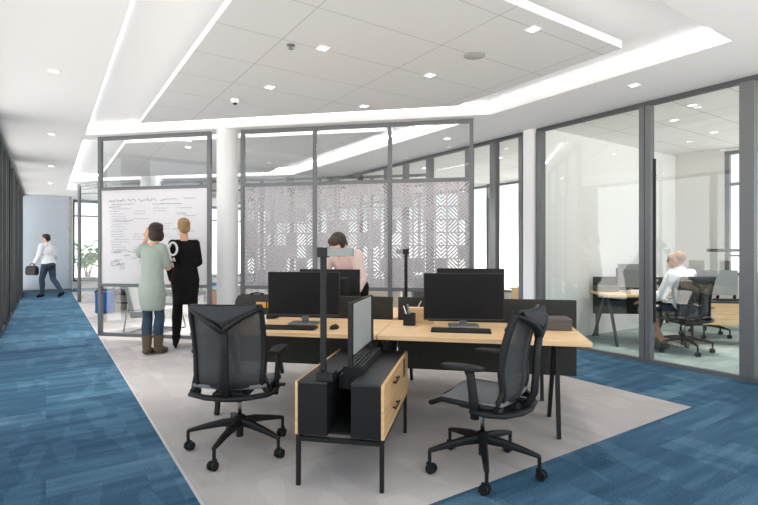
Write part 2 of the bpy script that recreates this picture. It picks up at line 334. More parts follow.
d = thing('door_1', '', ''); del d['label'], d['category']; struct(d); d.rotation_euler = (0, 0, AR)
vd = wall_v(654.5, U1-.07)
b = B(); b.cyl((U1-.07, vd, .50), (U1-.07, vd, 2.42), .017); struct(b.build('door_handle', 'black', d, smooth='auto'))
b = B()
for z in (.69, 2.22): b.cyl((U1-.075, vd, z), (U1-.005, vd, z), .012)
struct(b.build('handle_standoff', 'chrome', d, smooth='auto'))
# ---------------- glass partition with whiteboard and felt screens (desk axes)
BP = 6.83
gp = thing('partition', '', ''); del gp['label'], gp['category']; struct(gp); gp.rotation_euler = (0, 0, AD)
A = {p: part_a(p, BP) for p in (100.5, 209.5, 243, 315, 390, 471.5)}
b = B()
for p, a in A.items(): b.box(a-.026, a+.026, BP-.03, BP+.03, 0, ZC-.002)
for a0, a1 in ((A[100.5], A[209.5]), (A[243], A[471.5])):
    b.box(a0, a1, BP-.028, BP+.028, ZC-.055, ZC-.002); b.box(a0, a1, BP-.028, BP+.028, 0, .05)
    b.box(a0, a1, BP-.028, BP+.028, 2.285, 2.335); b.box(a0, a1, BP-.028, BP+.028, .775, .825)
struct(b.build('frame', 'frame', gp))
for a0, a1 in ((A[100.5], A[209.5]), (A[243], A[315]), (A[315], A[390]), (A[390], A[471.5])):
    for z0, z1 in ((.05, .775), (2.335, ZC-.055)):
        b = B(); b.box(a0+.02, a1-.02, BP-.004, BP+.004, z0, z1); struct(b.build('pane', 'glass', gp))
# second partition beyond the lounge seating
BQ = 11.12
gq = thing('partition', '', ''); del gq['label'], gq['category']; struct(gq); gq.rotation_euler = (0, 0, AD)
Q = [part_a(p, BQ) for p in (79.3, 142.5, 161.5, 201, 262, 320, 372, 428)]
b = B()
for a in Q: b.box(a-.03, a+.03, BQ-.03, BQ+.03, 0, 3.05)
for a0, a1 in ((Q[0], Q[1]), (Q[2], Q[7])): b.box(a0, a1, BQ-.03, BQ+.03, 3.0, 3.06); b.box(a0, a1, BQ-.03, BQ+.03, 2.78 if a0 > Q[1] else 2.80, 2.82)
struct(b.build('frame', 'frame', gq))
for i in (0, 2, 3, 4, 5, 6):
    b = B(); b.box(Q[i]+.03, Q[i+1]-.03, BQ-.004, BQ+.004, 0, 3.0); struct(b.build('pane', 'glass', gq))
# columns
def column(px, bb, r, lb=None):
    a = part_a(px, bb); x, y = D(a, bb); b = B(); b.lathe([(r, 0), (r, ZS)], seg=40); return struct(b.build('column', 'column', loc=(x, y, 0), smooth='auto'))
column(227.5, BP-.02, .155); column(152, BQ, .27)
# ---------------- daylight
w = bpy.data.worlds.new('daylight'); SC.world = w; w.use_nodes = True
nt = w.node_tree; bg = nt.nodes['Background']
tc = nt.nodes.new('ShaderNodeTexCoord'); sx = nt.nodes.new('ShaderNodeSeparateXYZ'); cr = nt.nodes.new('ShaderNodeValToRGB'); mr = nt.nodes.new('ShaderNodeMapRange')
nt.links.new(tc.outputs['Generated'], sx.inputs[0]); nt.links.new(sx.outputs[2], mr.inputs[0]); mr.inputs[1].default_value = -1; mr.inputs[2].default_value = 1
e = cr.color_ramp.elements; e[0].position = .46; e[0].color = (1.0, .95, .90, 1); e[1].position = .54; e[1].color = (.42, .45, .48, 1)  # lower half made brighter than the sky to light the ceilings from below
nt.links.new(mr.outputs[0], cr.inputs[0]); nt.links.new(cr.outputs[0], bg.inputs['Color']); bg.inputs['Strength'].default_value = 2.9
# ---------------- ceiling fittings
def ceil_pt(px, py, z=ZC): Y = (z-H)*F/(CY-py); return ((px-CX)/F*Y, Y)
def downlight(px, py, lb, rz=AR, watt=70):
    x, y = ceil_pt(px, py); t = thing('downlight', lb, 'light', (x, y, ZC), rz, 'recessed downlights'); t.scale = (.68, .68, 1)
    b = B()
    for q in (((-.075, .075), (.055, .075)), ((-.075, .075), (-.075, -.055)), ((-.075, -.055), (-.055, .055)), ((.055, .075), (-.055, .055))): b.box(*q[0], *q[1], -.006, .001)
    b.build('frame', 'white', t); b = B(); b.box(-.055, .055, -.055, .055, -.004, .001); b.build('diffuser', 'lamp', t)
    L = bpy.data.lights.new('downlight_lamp', 'SPOT'); L.energy = watt; L.spot_size = math.radians(110); L.spot_blend = 1; L.shadow_soft_size = .09; L.color = (1, .96, .92)
    lo = bpy.data.objects.new('downlight_lamp', L); COL.objects.link(lo); lo.location = (0, 0, -.02); lo.parent = t
for px, py, lb in ((54, 71, 'square downlight in the corridor ceiling closest to the camera'), (51.5, 134, 'second square downlight along the corridor ceiling'), (51, 166, 'third, fainter downlight along the corridor ceiling'), (50, 183, 'downlight closest to the corridor end wall'),
    (323, 48, 'square downlight in the floating ceiling panel above the task lamp by the monitors'), (270, 87, 'square downlight in the floating ceiling panel beside the motion sensor'), (430, 75, 'square downlight in the floating ceiling panel left of the round ceiling speaker'), (364, 106, 'downlight at the back edge of the floating ceiling panel nearest the felt screens'), (533, 29, 'square downlight in the pointed front corner of the floating ceiling panel'),
    (634, 85, 'square downlight in the ceiling border above the glass wall'), (447, 138.5, 'small downlight in the lounge ceiling behind the rightmost felt screen'),
    (692, 105, 'square office downlight behind the glass door, nearest the facade window'), (674, 120, 'square office downlight next to the pull handle of the glass door'), (714, 132, 'square office downlight farthest into the room above the seated man'), (188, 147, 'small lounge downlight above the whiteboard'), (500, 157.5, 'unseen fill downlight added in the room beyond the glass panels right of the felt screens'), (424, 168, 'unseen fill downlight added beyond the top glass of the middle felt screen')):  # last two downlights are additions that brighten the room beyond
    downlight(px, py, lb, watt=600 if 'lounge' in lb or 'beyond' in lb else 230 if 'corridor' in lb else 160 if 'office' in lb else 45)
x, y = ceil_pt(474.5, 55); b = B(); b.lathe([(.085, -.012), (.095, -.008), (.095, .001)]); tag(b.build('ceiling_speaker', 'greych', loc=(x, y, ZC), smooth='auto'), 'round grey speaker disc flush in the floating ceiling panel', 'speaker')
x, y = ceil_pt(235, 99.5); t = thing('motion_sensor', 'small white motion sensor on the ceiling panel near the column', 'sensor', (x, y, ZC))
b = B(); b.lathe([(.05, .001), (.05, -.03), (.03, -.045)]); b.build('housing', 'white', t, smooth='auto'); b = B(); b.ell((0, 0, -.045), (.028, .028, .02)); b.build('lens', 'dframe', t, smooth=True)
x, y = ceil_pt(291, 45); b = B(); b.lathe([(.035, .001), (.035, -.006), (.012, -.01), (.01, -.03), (.022, -.032), (.022, -.036)]); tag(b.build('sprinkler', 'silver', loc=(x, y, ZC), smooth='auto'), 'tiny sprinkler head in the floating ceiling panel', 'sprinkler')
# ---------------- whiteboard and felt screens in the partition
a0, a1 = A[100.5]+.03, A[209.5]-.03
wb = thing('whiteboard', 'large white writing board covered in grey handwriting inside the glass partition', 'whiteboard', (*D((a0+a1)/2, BP), .825), AD)
W = a1-a0; b = B(); b.box(-W/2, W/2, -.015, .015, 0, 1.46); b.build('board', 'board', wb)
def scribble(b, x0, z, length, h, wd=.0035):
    x = x0; pts = []; n = max(3, int(length/.012))
    for i in range(n+1):
        p = (x0+length*i/n, -.0165, z+random.uniform(-h, h)*(1 if i % 2 else .5))
        if random.random() < .13 and len(pts) > 2:
            b.tube(pts, wd, 4); pts = []
        pts.append(p)
    if len(pts) > 1: b.tube(pts, wd, 4)
b = B(); hx = -W/2+.14
for wd_, x0 in ((.28, hx), (.14, hx+.33), (.32, hx+.52), (.1, hx+.89)): scribble(b, x0, 1.30, wd_, .026, .0038)
scribble(b, .2, 1.305, .22, .01); scribble(b, .52, 1.31, .2, .012); scribble(b, hx+.05, 1.24, .4, .008)
for i in range(18):
    z = 1.17-i*.04
    for j in range(4):
        x0 = hx+.02+j*.37+random.uniform(0, .06)
        if j and random.random() < .35: continue
        scribble(b, x0, z, random.uniform(.16, .33), .008, .0026)
for i in range(16): scribble(b, random.uniform(hx, .1), random.uniform(.2, .55), random.uniform(.06, .2), .016, .0032)
for i in range(8): scribble(b, random.uniform(.3, W/2-.3), random.uniform(.5, 1.22), random.uniform(.1, .24), .009, .0032)
for i in range(7):
    x0, z0 = random.uniform(hx, .0), random.uniform(.25, .5); s = random.uniform(.05, .1)
    b.tube([(x0, -.0165, z0), (x0+s, -.0165, z0), (x0+s, -.0165, z0-s*.7), (x0, -.0165, z0-s*.7), (x0, -.0165, z0)], .003, 4)
b.build('lettering', 'ink', wb); b = B()
for x0, z, L_ in ((.0, 1.235, .5), (hx+.1, .98, .33), (hx, 1.2, .2)): scribble(b, x0, z, L_, .01, .0045)
b.build('lettering', 'teal', wb)
fs = [('felt screen panel beside the white column, faint slits, the leftmost of three', 243, 315), ('felt screen panel of slanted slits behind the man in the pink shirt', 315, 390), ('felt screen panel with bold slanted slits nearest the glass wall', 390, 471.5)]
for lb, p, q in fs:
    a0, a1 = A[p]+.026, A[q]-.026; b = B(); b.box(a0, a1, BP-.008, BP+.008, .825, 2.285)
    o = b.build('felt_screen', 'screen', rz=AD); tag(o, lb, 'screen', 'slitted felt screens in the partition')
# ================================================================ FURNITURE
# ---------------- desks: oak tops on slanted black trestle legs (origin at the middle of the top's front edge line, floor level)
def make_desk(name, label, group, W, loc, inset=.172, left=None):
    t = thing(name, label, 'desk', loc, AD, group)
    b = B(); b.box(-W/2, W/2, 0, .80, .708, .74); b.build('desktop', 'oak', t, bevel=.003)
    for s in (-1, 1):
        x = s*(W/2-(left if left and s < 0 else inset))
        for y0, y1 in ((.36, .25), (.44, .74)):
            b = B(); b.bar((x, y0, .70), (x, y1, 0), .055, .028, .04, .028, up=(1, 0, 0)); b.build('leg', 'black', t, bevel=.002)
        b = B(); b.box(x-.02, x+.02, .06, .74, .675, .708); b.build('support_rail', 'black', t)
    b = B(); b.box(-W/2+.2, W/2-.2, .38, .42, .66, .70); b.build('beam', 'black', t)
    return t
gd = 'oak bench desks on black trestle legs'
WA, WB = 1.44, 1.45
desk1 = make_desk('desk', 'oak desk on the left of the storage unit, with the keyboard and white crumpled paper', gd, WA, (*D(-1.42, 3.47), 0), .06)
make_desk('desk', 'oak desk on the right with the pencil cup and dark storage box', gd, WB, (*D(.03, 3.47), 0), .172, .04)
make_desk('desk', 'oak desk behind the left divider, in front of the man in the pink shirt', gd, WA, (*D(-1.42, 4.385), 0), .06)
make_desk('desk', 'oak desk behind the right divider, mostly hidden by the monitor with the pencil cup', gd, WB, (*D(.03, 4.385), 0), .172, .04)
for a0, a1, lb in ((-2.17, -.722, 'charcoal felt desk divider behind the desk with the white crumpled paper'), (-.672, .815, 'charcoal felt desk divider behind the desk with the dark storage box')):
    t = thing('desk_divider', lb, 'divider', (*D((a0+a1)/2, 4.327), 0), AD, 'charcoal desk dividers')
    w = (a1-a0)/2; b = B(); b.box(-w, w, -.018, .018, .31, .935); b.build('felt_panel', 'felt', t, bevel=.006)
    for x in (-w+.3, w-.3):
        b = B(); b.box(x-.03, x+.03, -.055, .055, .66, .707); b.build('bracket', 'black', t)
# ---------------- monitors, keyboards, mice
def make_monitor(label, loc, rz, w=.62, h=.365, z0=.055, mats=('black', 'scr'), group='black desktop monitors'):
    t = thing('monitor', label, 'monitor', loc, rz, group)
    b = B(); b.box(-w/2, w/2, -.012, .014, z0, z0+h); b.build('housing', mats[0], t, bevel=.004)
    b = B(); b.box(-w/2+.008, w/2-.008, -.0135, -.011, z0+.014, z0+h-.008); b.build('screen', mats[1], t)
    b = B(); b.box(-w/2, w/2, -.0137, -.0115, z0, z0+.012); b.build('chin', 'dframe', t)
    b = B(); b.rings([[(x*k, .014+d, z0+h/2+z*k) for x, z in ((-.2, -.12), (.2, -.12), (.2, .12), (-.2, .12))] for k, d in ((1, 0), (.8, .025))]); b.build('back_shell', 'black', t, bevel=.004)
    b = B(); b.bar((0, .055, .012), (0, .045, z0+.2), .055, .02, .06, .022); b.build('stand', 'silver', t, bevel=.003)
    b = B(); b.box(-.12, .12, -.06, .11, 0, .012); b.build('base', 'silver', t, bevel=.004)
    return t
TT = .7405
def onx(px, py, z=TT): return (*flo(px, py, z), z)
make_monitor('black monitor facing the camera on the left desk, beside the task lamp post', (-.62, 4.08, TT), AD+.10, .60, .36, .07)
make_monitor('black monitor facing the camera on the right desk, beside the pencil cup', (.675, 3.95, TT), AD+.12, .635, .375, .05)
make_monitor('black monitor seen from the back in front of the man in the pink shirt', (-.475, 4.76, TT), AD+PI, .60, .37, .055)
make_monitor('black monitor showing only its top edge above the monitor on the right desk', (.84, 4.56, TT), AD+PI, .61, .37, .07)
def make_keyboard(lb, loc, rz):
    t = thing('keyboard', lb, 'keyboard', loc, rz, 'black keyboards')
    b = B(); b.rings([[(-.22, -.062, 0), (-.22, .062, 0), (-.22, .062, .02), (-.22, -.062, .011)], [(.22, -.062, 0), (.22, .062, 0), (.22, .062, .02), (.22, -.062, .011)]]); b.build('case', 'black', t, bevel=.002)
    b = B()
    for r in range(5):
        for c in range(20): b.box(-.212+c*.0212, -.195+c*.0212, -.053+r*.0215, -.036+r*.0215, .010+r*.0017, .0155+r*.0017)
    b.build('keys', 'dframe', t)['kind'] = 'stuff'
def make_mouse(lb, loc, rz):
    t = thing('mouse', lb, 'mouse', loc, rz, 'black mice')
    b = B(); b.ell((0, 0, .008), (.032, .055, .026)); [setattr(v.co, 'z', max(v.co.z, 0)) for v in b.bm.verts]; b.build('shell', 'black', t, smooth=True)
    b = B(); b.cyl((-.004, .025, .031), (.004, .025, .031), .006); b.build('wheel', 'dframe', t)
make_keyboard('black keyboard on the left desk in front of the monitor beside the lamp post', (-.70, 3.83, TT), AD+.05)
make_keyboard('black keyboard on the right desk in front of the monitor beside the pencil cup', (.61, 3.69, TT), AD+.03)
make_mouse('black mouse on the left desk beside the grey privacy screen', (-.345, 3.83, TT), AD-.2)
make_mouse('black mouse on the right desk half hidden behind the side-view chair', (.97, 3.70, TT), AD)
# ---------------- small things on the desks
x, y = flo(409.5, 325, TT); t = thing('pencil_cup', 'black square pencil cup on the right desk', 'pencil cup', (x, y, TT), AD)
b = B(); w = .045
for q in ((-w, w, -w, -w+.005), (-w, w, w-.005, w), (-w, -w+.005, -w+.005, w-.005), (w-.005, w, -w+.005, w-.005)): b.box(*q, 0, .095)
b.build('cup', 'black', t); b = B(); b.box(-w+.005, w-.005, -w+.005, w-.005, 0, .008); b.build('bottom', 'black', t)
b = B(); b.cyl((.0, .0, .012), (-.048, -.005, .155), .005, seg=6); o = b.build('pencil', 'white', None, (x, y, TT), AD); tag(o, 'white pencil leaning left in the black pencil cup', 'pencil')
b = B(); b.cyl((.015, .01, .012), (-.022, .035, .165), .007, seg=6); o = b.build('pen', 'silver', None, (x, y, TT), AD); tag(o, 'thicker grey pen in the black pencil cup', 'pen')
t = thing('desk_organiser', 'small oak desk organiser block behind the black pencil cup', 'organiser', (.325, 4.14, TT), AD)
b = B(); b.box(-.08, .08, -.045, .045, 0, .13); b.build('block', 'oak', t, bevel=.004); b = B(); b.box(-.08, .14, -.065, -.045, 0, .025); b.build('tray', 'oak', t, bevel=.003)
b = B(); b.cyl((0, 0, .131), (.03, .0, .185), .006, seg=6); tag(b.build('pencil', 'beige', None, (.325, 4.14, TT), AD), 'pale pencil stub standing in the oak desk organiser', 'pencil')
t = thing('storage_box', 'dark grey flat storage box with lid at the right end of the right desk', 'box', (*D(.56, 4.02), TT), AD+.05)
b = B(); b.box(-.145, .145, -.10, .10, 0, .065); b.build('box', 'boxgrey', t, bevel=.003); b = B(); b.box(-.148, .148, -.103, .103, .066, .088); b.build('lid', 'boxgrey', t, bevel=.004)
# dark bag with an orange label at the back of the left desk
t = thing('document_bag', 'dark document bag with an orange label, behind the chair seen from behind', 'bag', (*D(-1.93, 4.16), TT), AD)
b = B(); b.rings([[(x*k, y*k2, z) for x, y in ((-.19, -.06), (.19, -.06), (.19, .06), (-.19, .06))] for k, k2, z in ((1, 1, 0), (1, 1, .15), (.94, .5, .20))]); b.build('body', 'felt', t, bevel=.012)
b = B(); b.box(.02, .11, -.066, -.061, .10, .15); b.build('label', 'orange', t); b = B(); b.box(.125, .14, -.066, -.061, .10, .15); b.build('label', 'orange', t)
b = B(); b.tube([(-.07, 0, .19), (-.06, 0, .215), (0, 0, .225), (.06, 0, .215), (.07, 0, .19)], .008, 8); b.build('handle', 'black', t, smooth=True)
b = B(); b.ell((0, 0, .045), (.06, .05, .045), seg=10, rg=7)
for v in b.bm.verts: v.co *= 1+random.uniform(-.28, .22); v.co.z = max(0, v.co.z)
tag(b.build('crumpled_paper', 'paper', None, (-.97, 4.03, TT)), 'crumpled white paper on the left desk beside the monitor', 'paper')
# ---------------- storage unit between the desks (two black cabinets, oak fronts, open cable slot)
t = thing('storage_unit', 'black storage unit with oak drawer fronts on thin legs between the two desks', 'storage unit', (*D(-.757, 2.69), 0), AD)
X0, X1, LN, ZB, ZT = -.26, .26, .955, .295, .60
b = B(); b.box(X0+.018, X0+.19, 0, LN, ZB, ZT-.012); b.build('cabinet', 'satin', t, bevel=.002)
b = B(); b.box(X1-.19, X1-.018, 0, LN, ZB, ZT-.012); b.build('cabinet', 'satin', t, bevel=.002)
for x0, x1 in ((X0+.016, X0+.19), (X1-.19, X1-.016)):
    b = B(); b.box(x0, x1, 0, LN, ZT-.012, ZT); b.build('top_panel', 'top', t, bevel=.002)
b = B(); b.box(X0, X0+.016, 0, LN, ZB, ZT); b.build('oak_side', 'oaky', t, bevel=.001)
hz = (ZB+ZT)/2
for z0, z1 in ((ZB, hz-.0015), (hz+.0015, ZT)):
    b = B(); b.box(X1-.018, X1, 0, .70, z0, z1); dr = b.build('drawer', 'oaky', t, bevel=.001)
    zc = z0+.095; b = B(); b.box(X1+.016, X1+.024, .27, .43, zc-.006, zc+.006); b.box(X1-.001, X1+.02, .285, .295, zc-.004, zc+.004); b.box(X1-.001, X1+.02, .405, .415, zc-.004, zc+.004); b.build('handle', 'black', dr)
b = B(); b.box(X1-.018, X1, .703, LN, ZB, ZT); b.build('door', 'oaky', t, bevel=.001)
b = B(); b.box(X1-.002, X1+.002, .735, .80, .46, .58); b.build('finger_slot', 'black', t)
for x, y in ((X0+.016, .016), (X1-.016, .016), (X0+.016, LN-.016), (X1-.016, LN-.016)):
    b = B(); b.box(x-.012, x+.012, y-.012, y+.012, 0, ZB); b.build('leg', 'black', t, bevel=.002)
b = B()
for y in (.016, LN-.016): b.box(X0+.03, X1-.03, y-.012, y+.012, ZB-.037, ZB-.012)
for x in (X0+.016, X1-.016): b.box(x-.012, x+.012, .03, LN-.03, ZB-.025, ZB-.001)
b.build('base_frame', 'black', t)
b = B(); b.box(-.05, .066, .18, .95, .52, .601); b.box(-.02, .092, .165, .18, .602, .655); b.box(-.02, .066, .165, .18, .52, .602); b.build('cable_tray', 'satin', t, bevel=.002)
b = B()
for i in range(5): b.box(-.02+i*.024, -.004+i*.024, .18, .78, .602, .655)
b.build('tray_slats', 'top', t)
b = B(); b.box(-.062, .062, .03, .93, .30, .312); b.build('slot_floor', 'satin', t)
# grey privacy screen standing on the tray
t = thing('privacy_screen', 'grey fabric privacy screen in a black frame standing on the storage unit', 'screen', (*D(-.728, 2.735), .6555), AD)
b = B(); b.box(-.014, .014, .155, .635, .065, .372); b.build('fabric_panel', 'greyfab', t, bevel=.004)
for y, z0, z1 in ((.11, 0, .382), (.70, 0, .372)):
    b = B(); b.box(-.013, .013, y-.018, y+.018, z0, z1); b.build('post', 'black', t, bevel=.002)
for z0, z1 in ((.372, .380), (.055, .065)):
    b = B(); b.box(-.008, .008, .128, .682, z0, z1); b.build('frame_rail', 'black', t)
# task lamps: square black post with a short grey light bar
def make_lamp(lb, loc, dirx, Ht=.765, bl=.145):
    t = thing('task_lamp', lb, 'lamp', loc, AD, 'black post task lamps')
    b = B(); b.box(-.03, .07, -.05, .05, 0, .05); b.build('base', 'black', t, bevel=.004)
    b = B(); b.box(-.017, .017, -.012, .012, .05, Ht-.05); b.build('post', 'black', t, bevel=.003)
    b = B(); b.box(-.03, .03, -.03, .03, Ht-.058, Ht); b.build('joint', 'black', t, bevel=.003)
    s = dirx; b = B(); b.box(min(s*.031, s*(.031+bl)), max(s*.031, s*(.031+bl)), -.028, .028, Ht-.052, Ht-.004); b.build('light_bar', 'lampgrey', t, bevel=.003)
    return t
make_lamp('tall black task lamp post with grey light bar on the front of the storage unit', (-.322, 2.87, .6005), 1, .765)
make_lamp('slender black task lamp with a short bar to the left before a felt screen', (.29, 5.32, .7405), -1, .62, .07)
# lower post beside the second lamp
# ---------------- office chair (origin on the floor under the lift; faces +y)
def make_chair(label, loc, rz):
    t = thing('office_chair', label, 'chair', loc, rz, 'black mesh office chairs')
    b = B(); b.lathe([(.024, .085), (.026, .19), (.042, .195), (.044, .215), (.03, .228), (.016, .23)]); b.build('base_hub', 'black', t, smooth='auto')
    for k in range(5):
        a = PI/2+math.radians(20)+k*2*PI/5; c, s = math.cos(a), math.sin(a); mx = Matrix.Rotation(a, 4, 'Z')
        b = B(); prof = [(.02, .185, .05, .056), (.12, .178, .045, .05), (.24, .157, .038, .036), (.325, .138, .032, .026), (.345, .133, .026, .02)]
        b.rings([[mx @ Vector((r, y*w/2, z+q*h/2)) for y, q in ((-1, -.8), (1, -.8), (1, .3), (.6, 1), (-.6, 1), (-1, .3))] for r, z, w, h in prof])
        leg = b.build('base_leg', 'black', t, bevel=.003)
        cx, cy = .338*c, .338*s; b = B(); b.cyl((cx, cy, .055), (cx, cy, .135), .011); ca = Matrix.Translation((cx, cy, 0)) @ Matrix.Rotation(a+.7+k*1.9, 4, 'Z')
        for sx in (-1, 1): b.cyl(ca @ Vector((sx*.008, .012, .0305)), ca @ Vector((sx*.026, .012, .0305)), .030, .027, 20)
        b.box(-.008, .008, -.02, .03, .03, .062, ca); b.build('caster', 'black', leg, smooth='auto')
    b = B(); b.cyl((0, 0, .225), (0, 0, .42), .0135); b.build('gas_lift', 'chrome', t, smooth=True)
    b = B(); b.rings([[(x, y, z) for x, y in ((-w, -d), (w, -d), (w, e), (-w, e))] for z, w, d, e in ((.365, .045, .09, .06), (.385, .09, .24, .12), (.44, .10, .26, .17), (.455, .085, .24, .17))]); b.build('tilt_mechanism', 'black', t, bevel=.008)
    # seat: thin sling with a waterfall front
    def seat(u, v):
        x = (u-.5)*.47; y = -.205+.46*v; f = max(0, (v-.72)/.28); bk = max(0, (.18-v)/.18)
        return Vector((x*(1-.06*v*v), y, .478-.018*(1-(2*u-1)**2)+.012*v-.052*f*f+.02*bk*bk))
    b = B(); b.grid(seat, 14, 16, .022); b.build('seat', 'seat', t, smooth=True)
    b = B(); pts = [(-.225, -.21, .47), (-.238, -.1, .462), (-.236, .05, .466), (-.228, .17, .468), (-.215, .25, .43)]
    for sx in (1, -1): b.tube([(p[0]*sx, p[1], p[2]-.008) for p in pts], .014, 8, (.8, 1.2))
    b.tube([(-.215, .25, .422), (0, .262, .41), (.215, .25, .422)], .013, 8); b.build('seat_frame', 'black', t, smooth=True)
    # backrest
    prof = [(-.175, .475), (-.20, .52), (-.203, .58), (-.194, .64), (-.196, .70), (-.21, .78), (-.23, .86), (-.252, .93), (-.272, .985), (-.28, 1.0)]
    def pf(v):
        q = v*(len(prof)-1); i = min(int(q), len(prof)-2); f = q-i; return tuple(prof[i][j]*(1-f)+prof[i+1][j]*f for j in (0, 1))
    def hw(v): return .205+.012*math.sin(v*PI)+.012*v
    def back(u, v):
        y, z = pf(v); s = 2*u-1; return Vector((s*hw(v), y-.05*(1-s*s)*(.6+.4*math.sin(v*PI)), z))
    b = B(); b.grid(back, 16, 20, .004); b.build('backrest', 'mesh', t, smooth=True)
    b = B()
    for sx in (0, 1): b.tube([back(sx, i/14) for i in range(15)], .019, 8, (.85, 1.3))
    b.tube([back(i/12, 1) for i in range(13)], .013, 8); b.tube([back(i/12, 0) for i in range(13)], .016, 8); b.build('back_frame', 'black', t, smooth=True)
    # headband folded over the top and hanging down to the fork of the spine
    def flap(u, v):
        s = 2*u-1; top = back(u, 1); dz = (.088*(1-abs(s)**1.25)+.008)
        return Vector((s*hw(1)*(1-.04*v), top.y-.012-.05*math.sin(v*PI/2)*(1-.35*s*s), top.z+.012*math.sin(v*PI)*1.6-dz*v**1.6))
    b = B(); b.grid(flap, 16, 8, .004); b.build('headband', 'flap', t, smooth=True)
    # Y-shaped spine
    b = B(); b.tube([(0, -.20, .425), (0, -.28, .45), (0, -.318, .52), (0, -.325, .62), (0, -.332, .74), (0, -.345, .868)], [.03, .032, .03, .03, .03, .032], 10, (1.15, .7)); b.build('spine', 'black', t, smooth=True)
    for sx in (-1, 1):
        b = B(); b.tube([(0, -.343, .85), (sx*.06, -.352, .898), (sx*.13, -.342, .942), (sx*.19, -.312, .972), (sx*.222, -.284, .988)], [.027, .026, .024, .022, .017], 10, (1, .75)); b.build('spine_arm', 'black', t, smooth=True)
    # lower yoke carrying back and arms
    b = B(); b.tube([(-.262, -.03, .435), (-.262, -.13, .425), (-.24, -.22, .43), (-.13, -.275, .425), (0, -.29, .42), (.13, -.275, .425), (.24, -.22, .43), (.262, -.13, .425), (.262, -.03, .435)], .022, 10, (1.15, .75)); b.build('yoke', 'black', t, smooth=True)
    for sx in (-1, 1):
        b = B(); b.tube([(sx*.21, -.18, .475), (sx*.25, -.2, .44)], .018, 8); b.tube([(sx*.22, -.205, .56), (sx*.255, -.17, .44)], .012, 8); b.build('back_link', 'black', t, smooth=True)
        b = B(); b.tube([(sx*.262, -.055, .39), (sx*.268, -.05, .50), (sx*.272, -.035, .63), (sx*.268, -.02, .668)], [.022, .024, .022, .025], 10, (.75, 1.2)); ar = b.build('arm_post', 'black', t, smooth=True)
        b = B(); b.rings([[(sx*.262+x*w, y0+y, z+q) for x, y in ((-1, 0), (1, 0))] + [(sx*.262+x*w, y0+y, z+q+th) for x, y in ((1, 0), (-1, 0))] for y0, w, z, q, th in ((-.105, .03, .668, 0, .016), (-.06, .042, .665, 0, .024), (.05, .045, .664, 0, .026), (.12, .04, .666, 0, .022), (.15, .026, .67, 0, .014))])
        b.build('arm_pad', 'black', ar, bevel=.007)
    b = B(); b.tube([(.09, .02, .43), (.27, .05, .425)], .007, 8); b.box(.25, .30, .03, .07, .418, .432); b.build('lever', 'black', t)
    return t
c1 = make_chair('black mesh office chair seen from behind at the left desk', (-.948, 3.37, 0), math.radians(-2))
for ch in c1.children:
    if ch.name.startswith('base_leg'): ch.rotation_euler.z = math.radians(7)

c2 = dup(c1, (.64, 3.06, 0), math.radians(57), 'black mesh office chair in side view at the right desk, facing left')
for ch in c2.children:
    if ch.name.startswith('base_leg'): ch.rotation_euler.z = math.radians(23)
dup(c1, (4.05, 6.60, 0), math.radians(6), 'black mesh office chair under the seated man behind the glass wall')
dup(c1, (5.12, 7.78, 0), math.radians(190), 'black mesh office chair behind the oak cabinet in the office, only its base in view')
# ---------------- office behind the glass wall
t = thing('office_desk', 'oak desk with A-shaped dark legs behind the glass wall', 'desk', (3.95, 7.26, 0), AD*.6)
b = B(); b.box(-.72, .45, -.42, .42, .69, .722); b.build('desktop', 'oak', t, bevel=.003)
for x in (-.58, .34):
    for y0, y1 in ((-.06, -.43), (.06, .43)):
        b = B(); b.bar((x, y0, .69), (x-(.06 if y1 > 0 else 0), y1, 0), .06, .03, .045, .03, up=(1, 0, 0)); b.build('leg', 'dframe', t, bevel=.002)
b = B(); b.box(-.5, .34, -.03, .03, .64, .69); b.build('beam', 'dframe', t)
t = thing('desk_divider', 'dark divider along the far edge of the office desk behind the glass', 'divider', (3.93, 7.74, 0), AD*.6)
b = B(); b.box(-.56, .48, -.015, .015, .35, .93); b.build('felt_panel', 'felt', t, bevel=.005)
for x in (-.5, .42):
    b = B(); b.box(x-.02, x+.02, -.02, .02, 0, .35); b.build('leg', 'dframe', t)
make_monitor('monitor coloured grey as by glass reflections on the office desk behind the glass wall, left of the seated man', (3.74, 7.36, .7225), math.radians(-32), .34, .36, .06, mats=('silver', 'silver'))  # silver casing and screen paint in the greying of the glass reflections
b = B(); b.box(-.09, .09, -.05, .05, 0, .06); tag(b.build('paper_box', 'paper', None, (3.62, 7.02, .7225), .2, bevel=.004), 'small white box on the office desk below the grey monitor', 'box')
make_mouse('black mouse on the office desk behind the glass wall', (3.78, 6.98, .7225), .4)
b = B(); b.box(-.15, .15, -.1, .1, 0, .085); tag(b.build('storage_box', 'boxgrey', None, (3.44, 7.50, .7225), .1, bevel=.004), 'dark flat box standing in for a glass reflection on the left end of the office desk', 'box')  # box built in place of a reflection in the glass wall
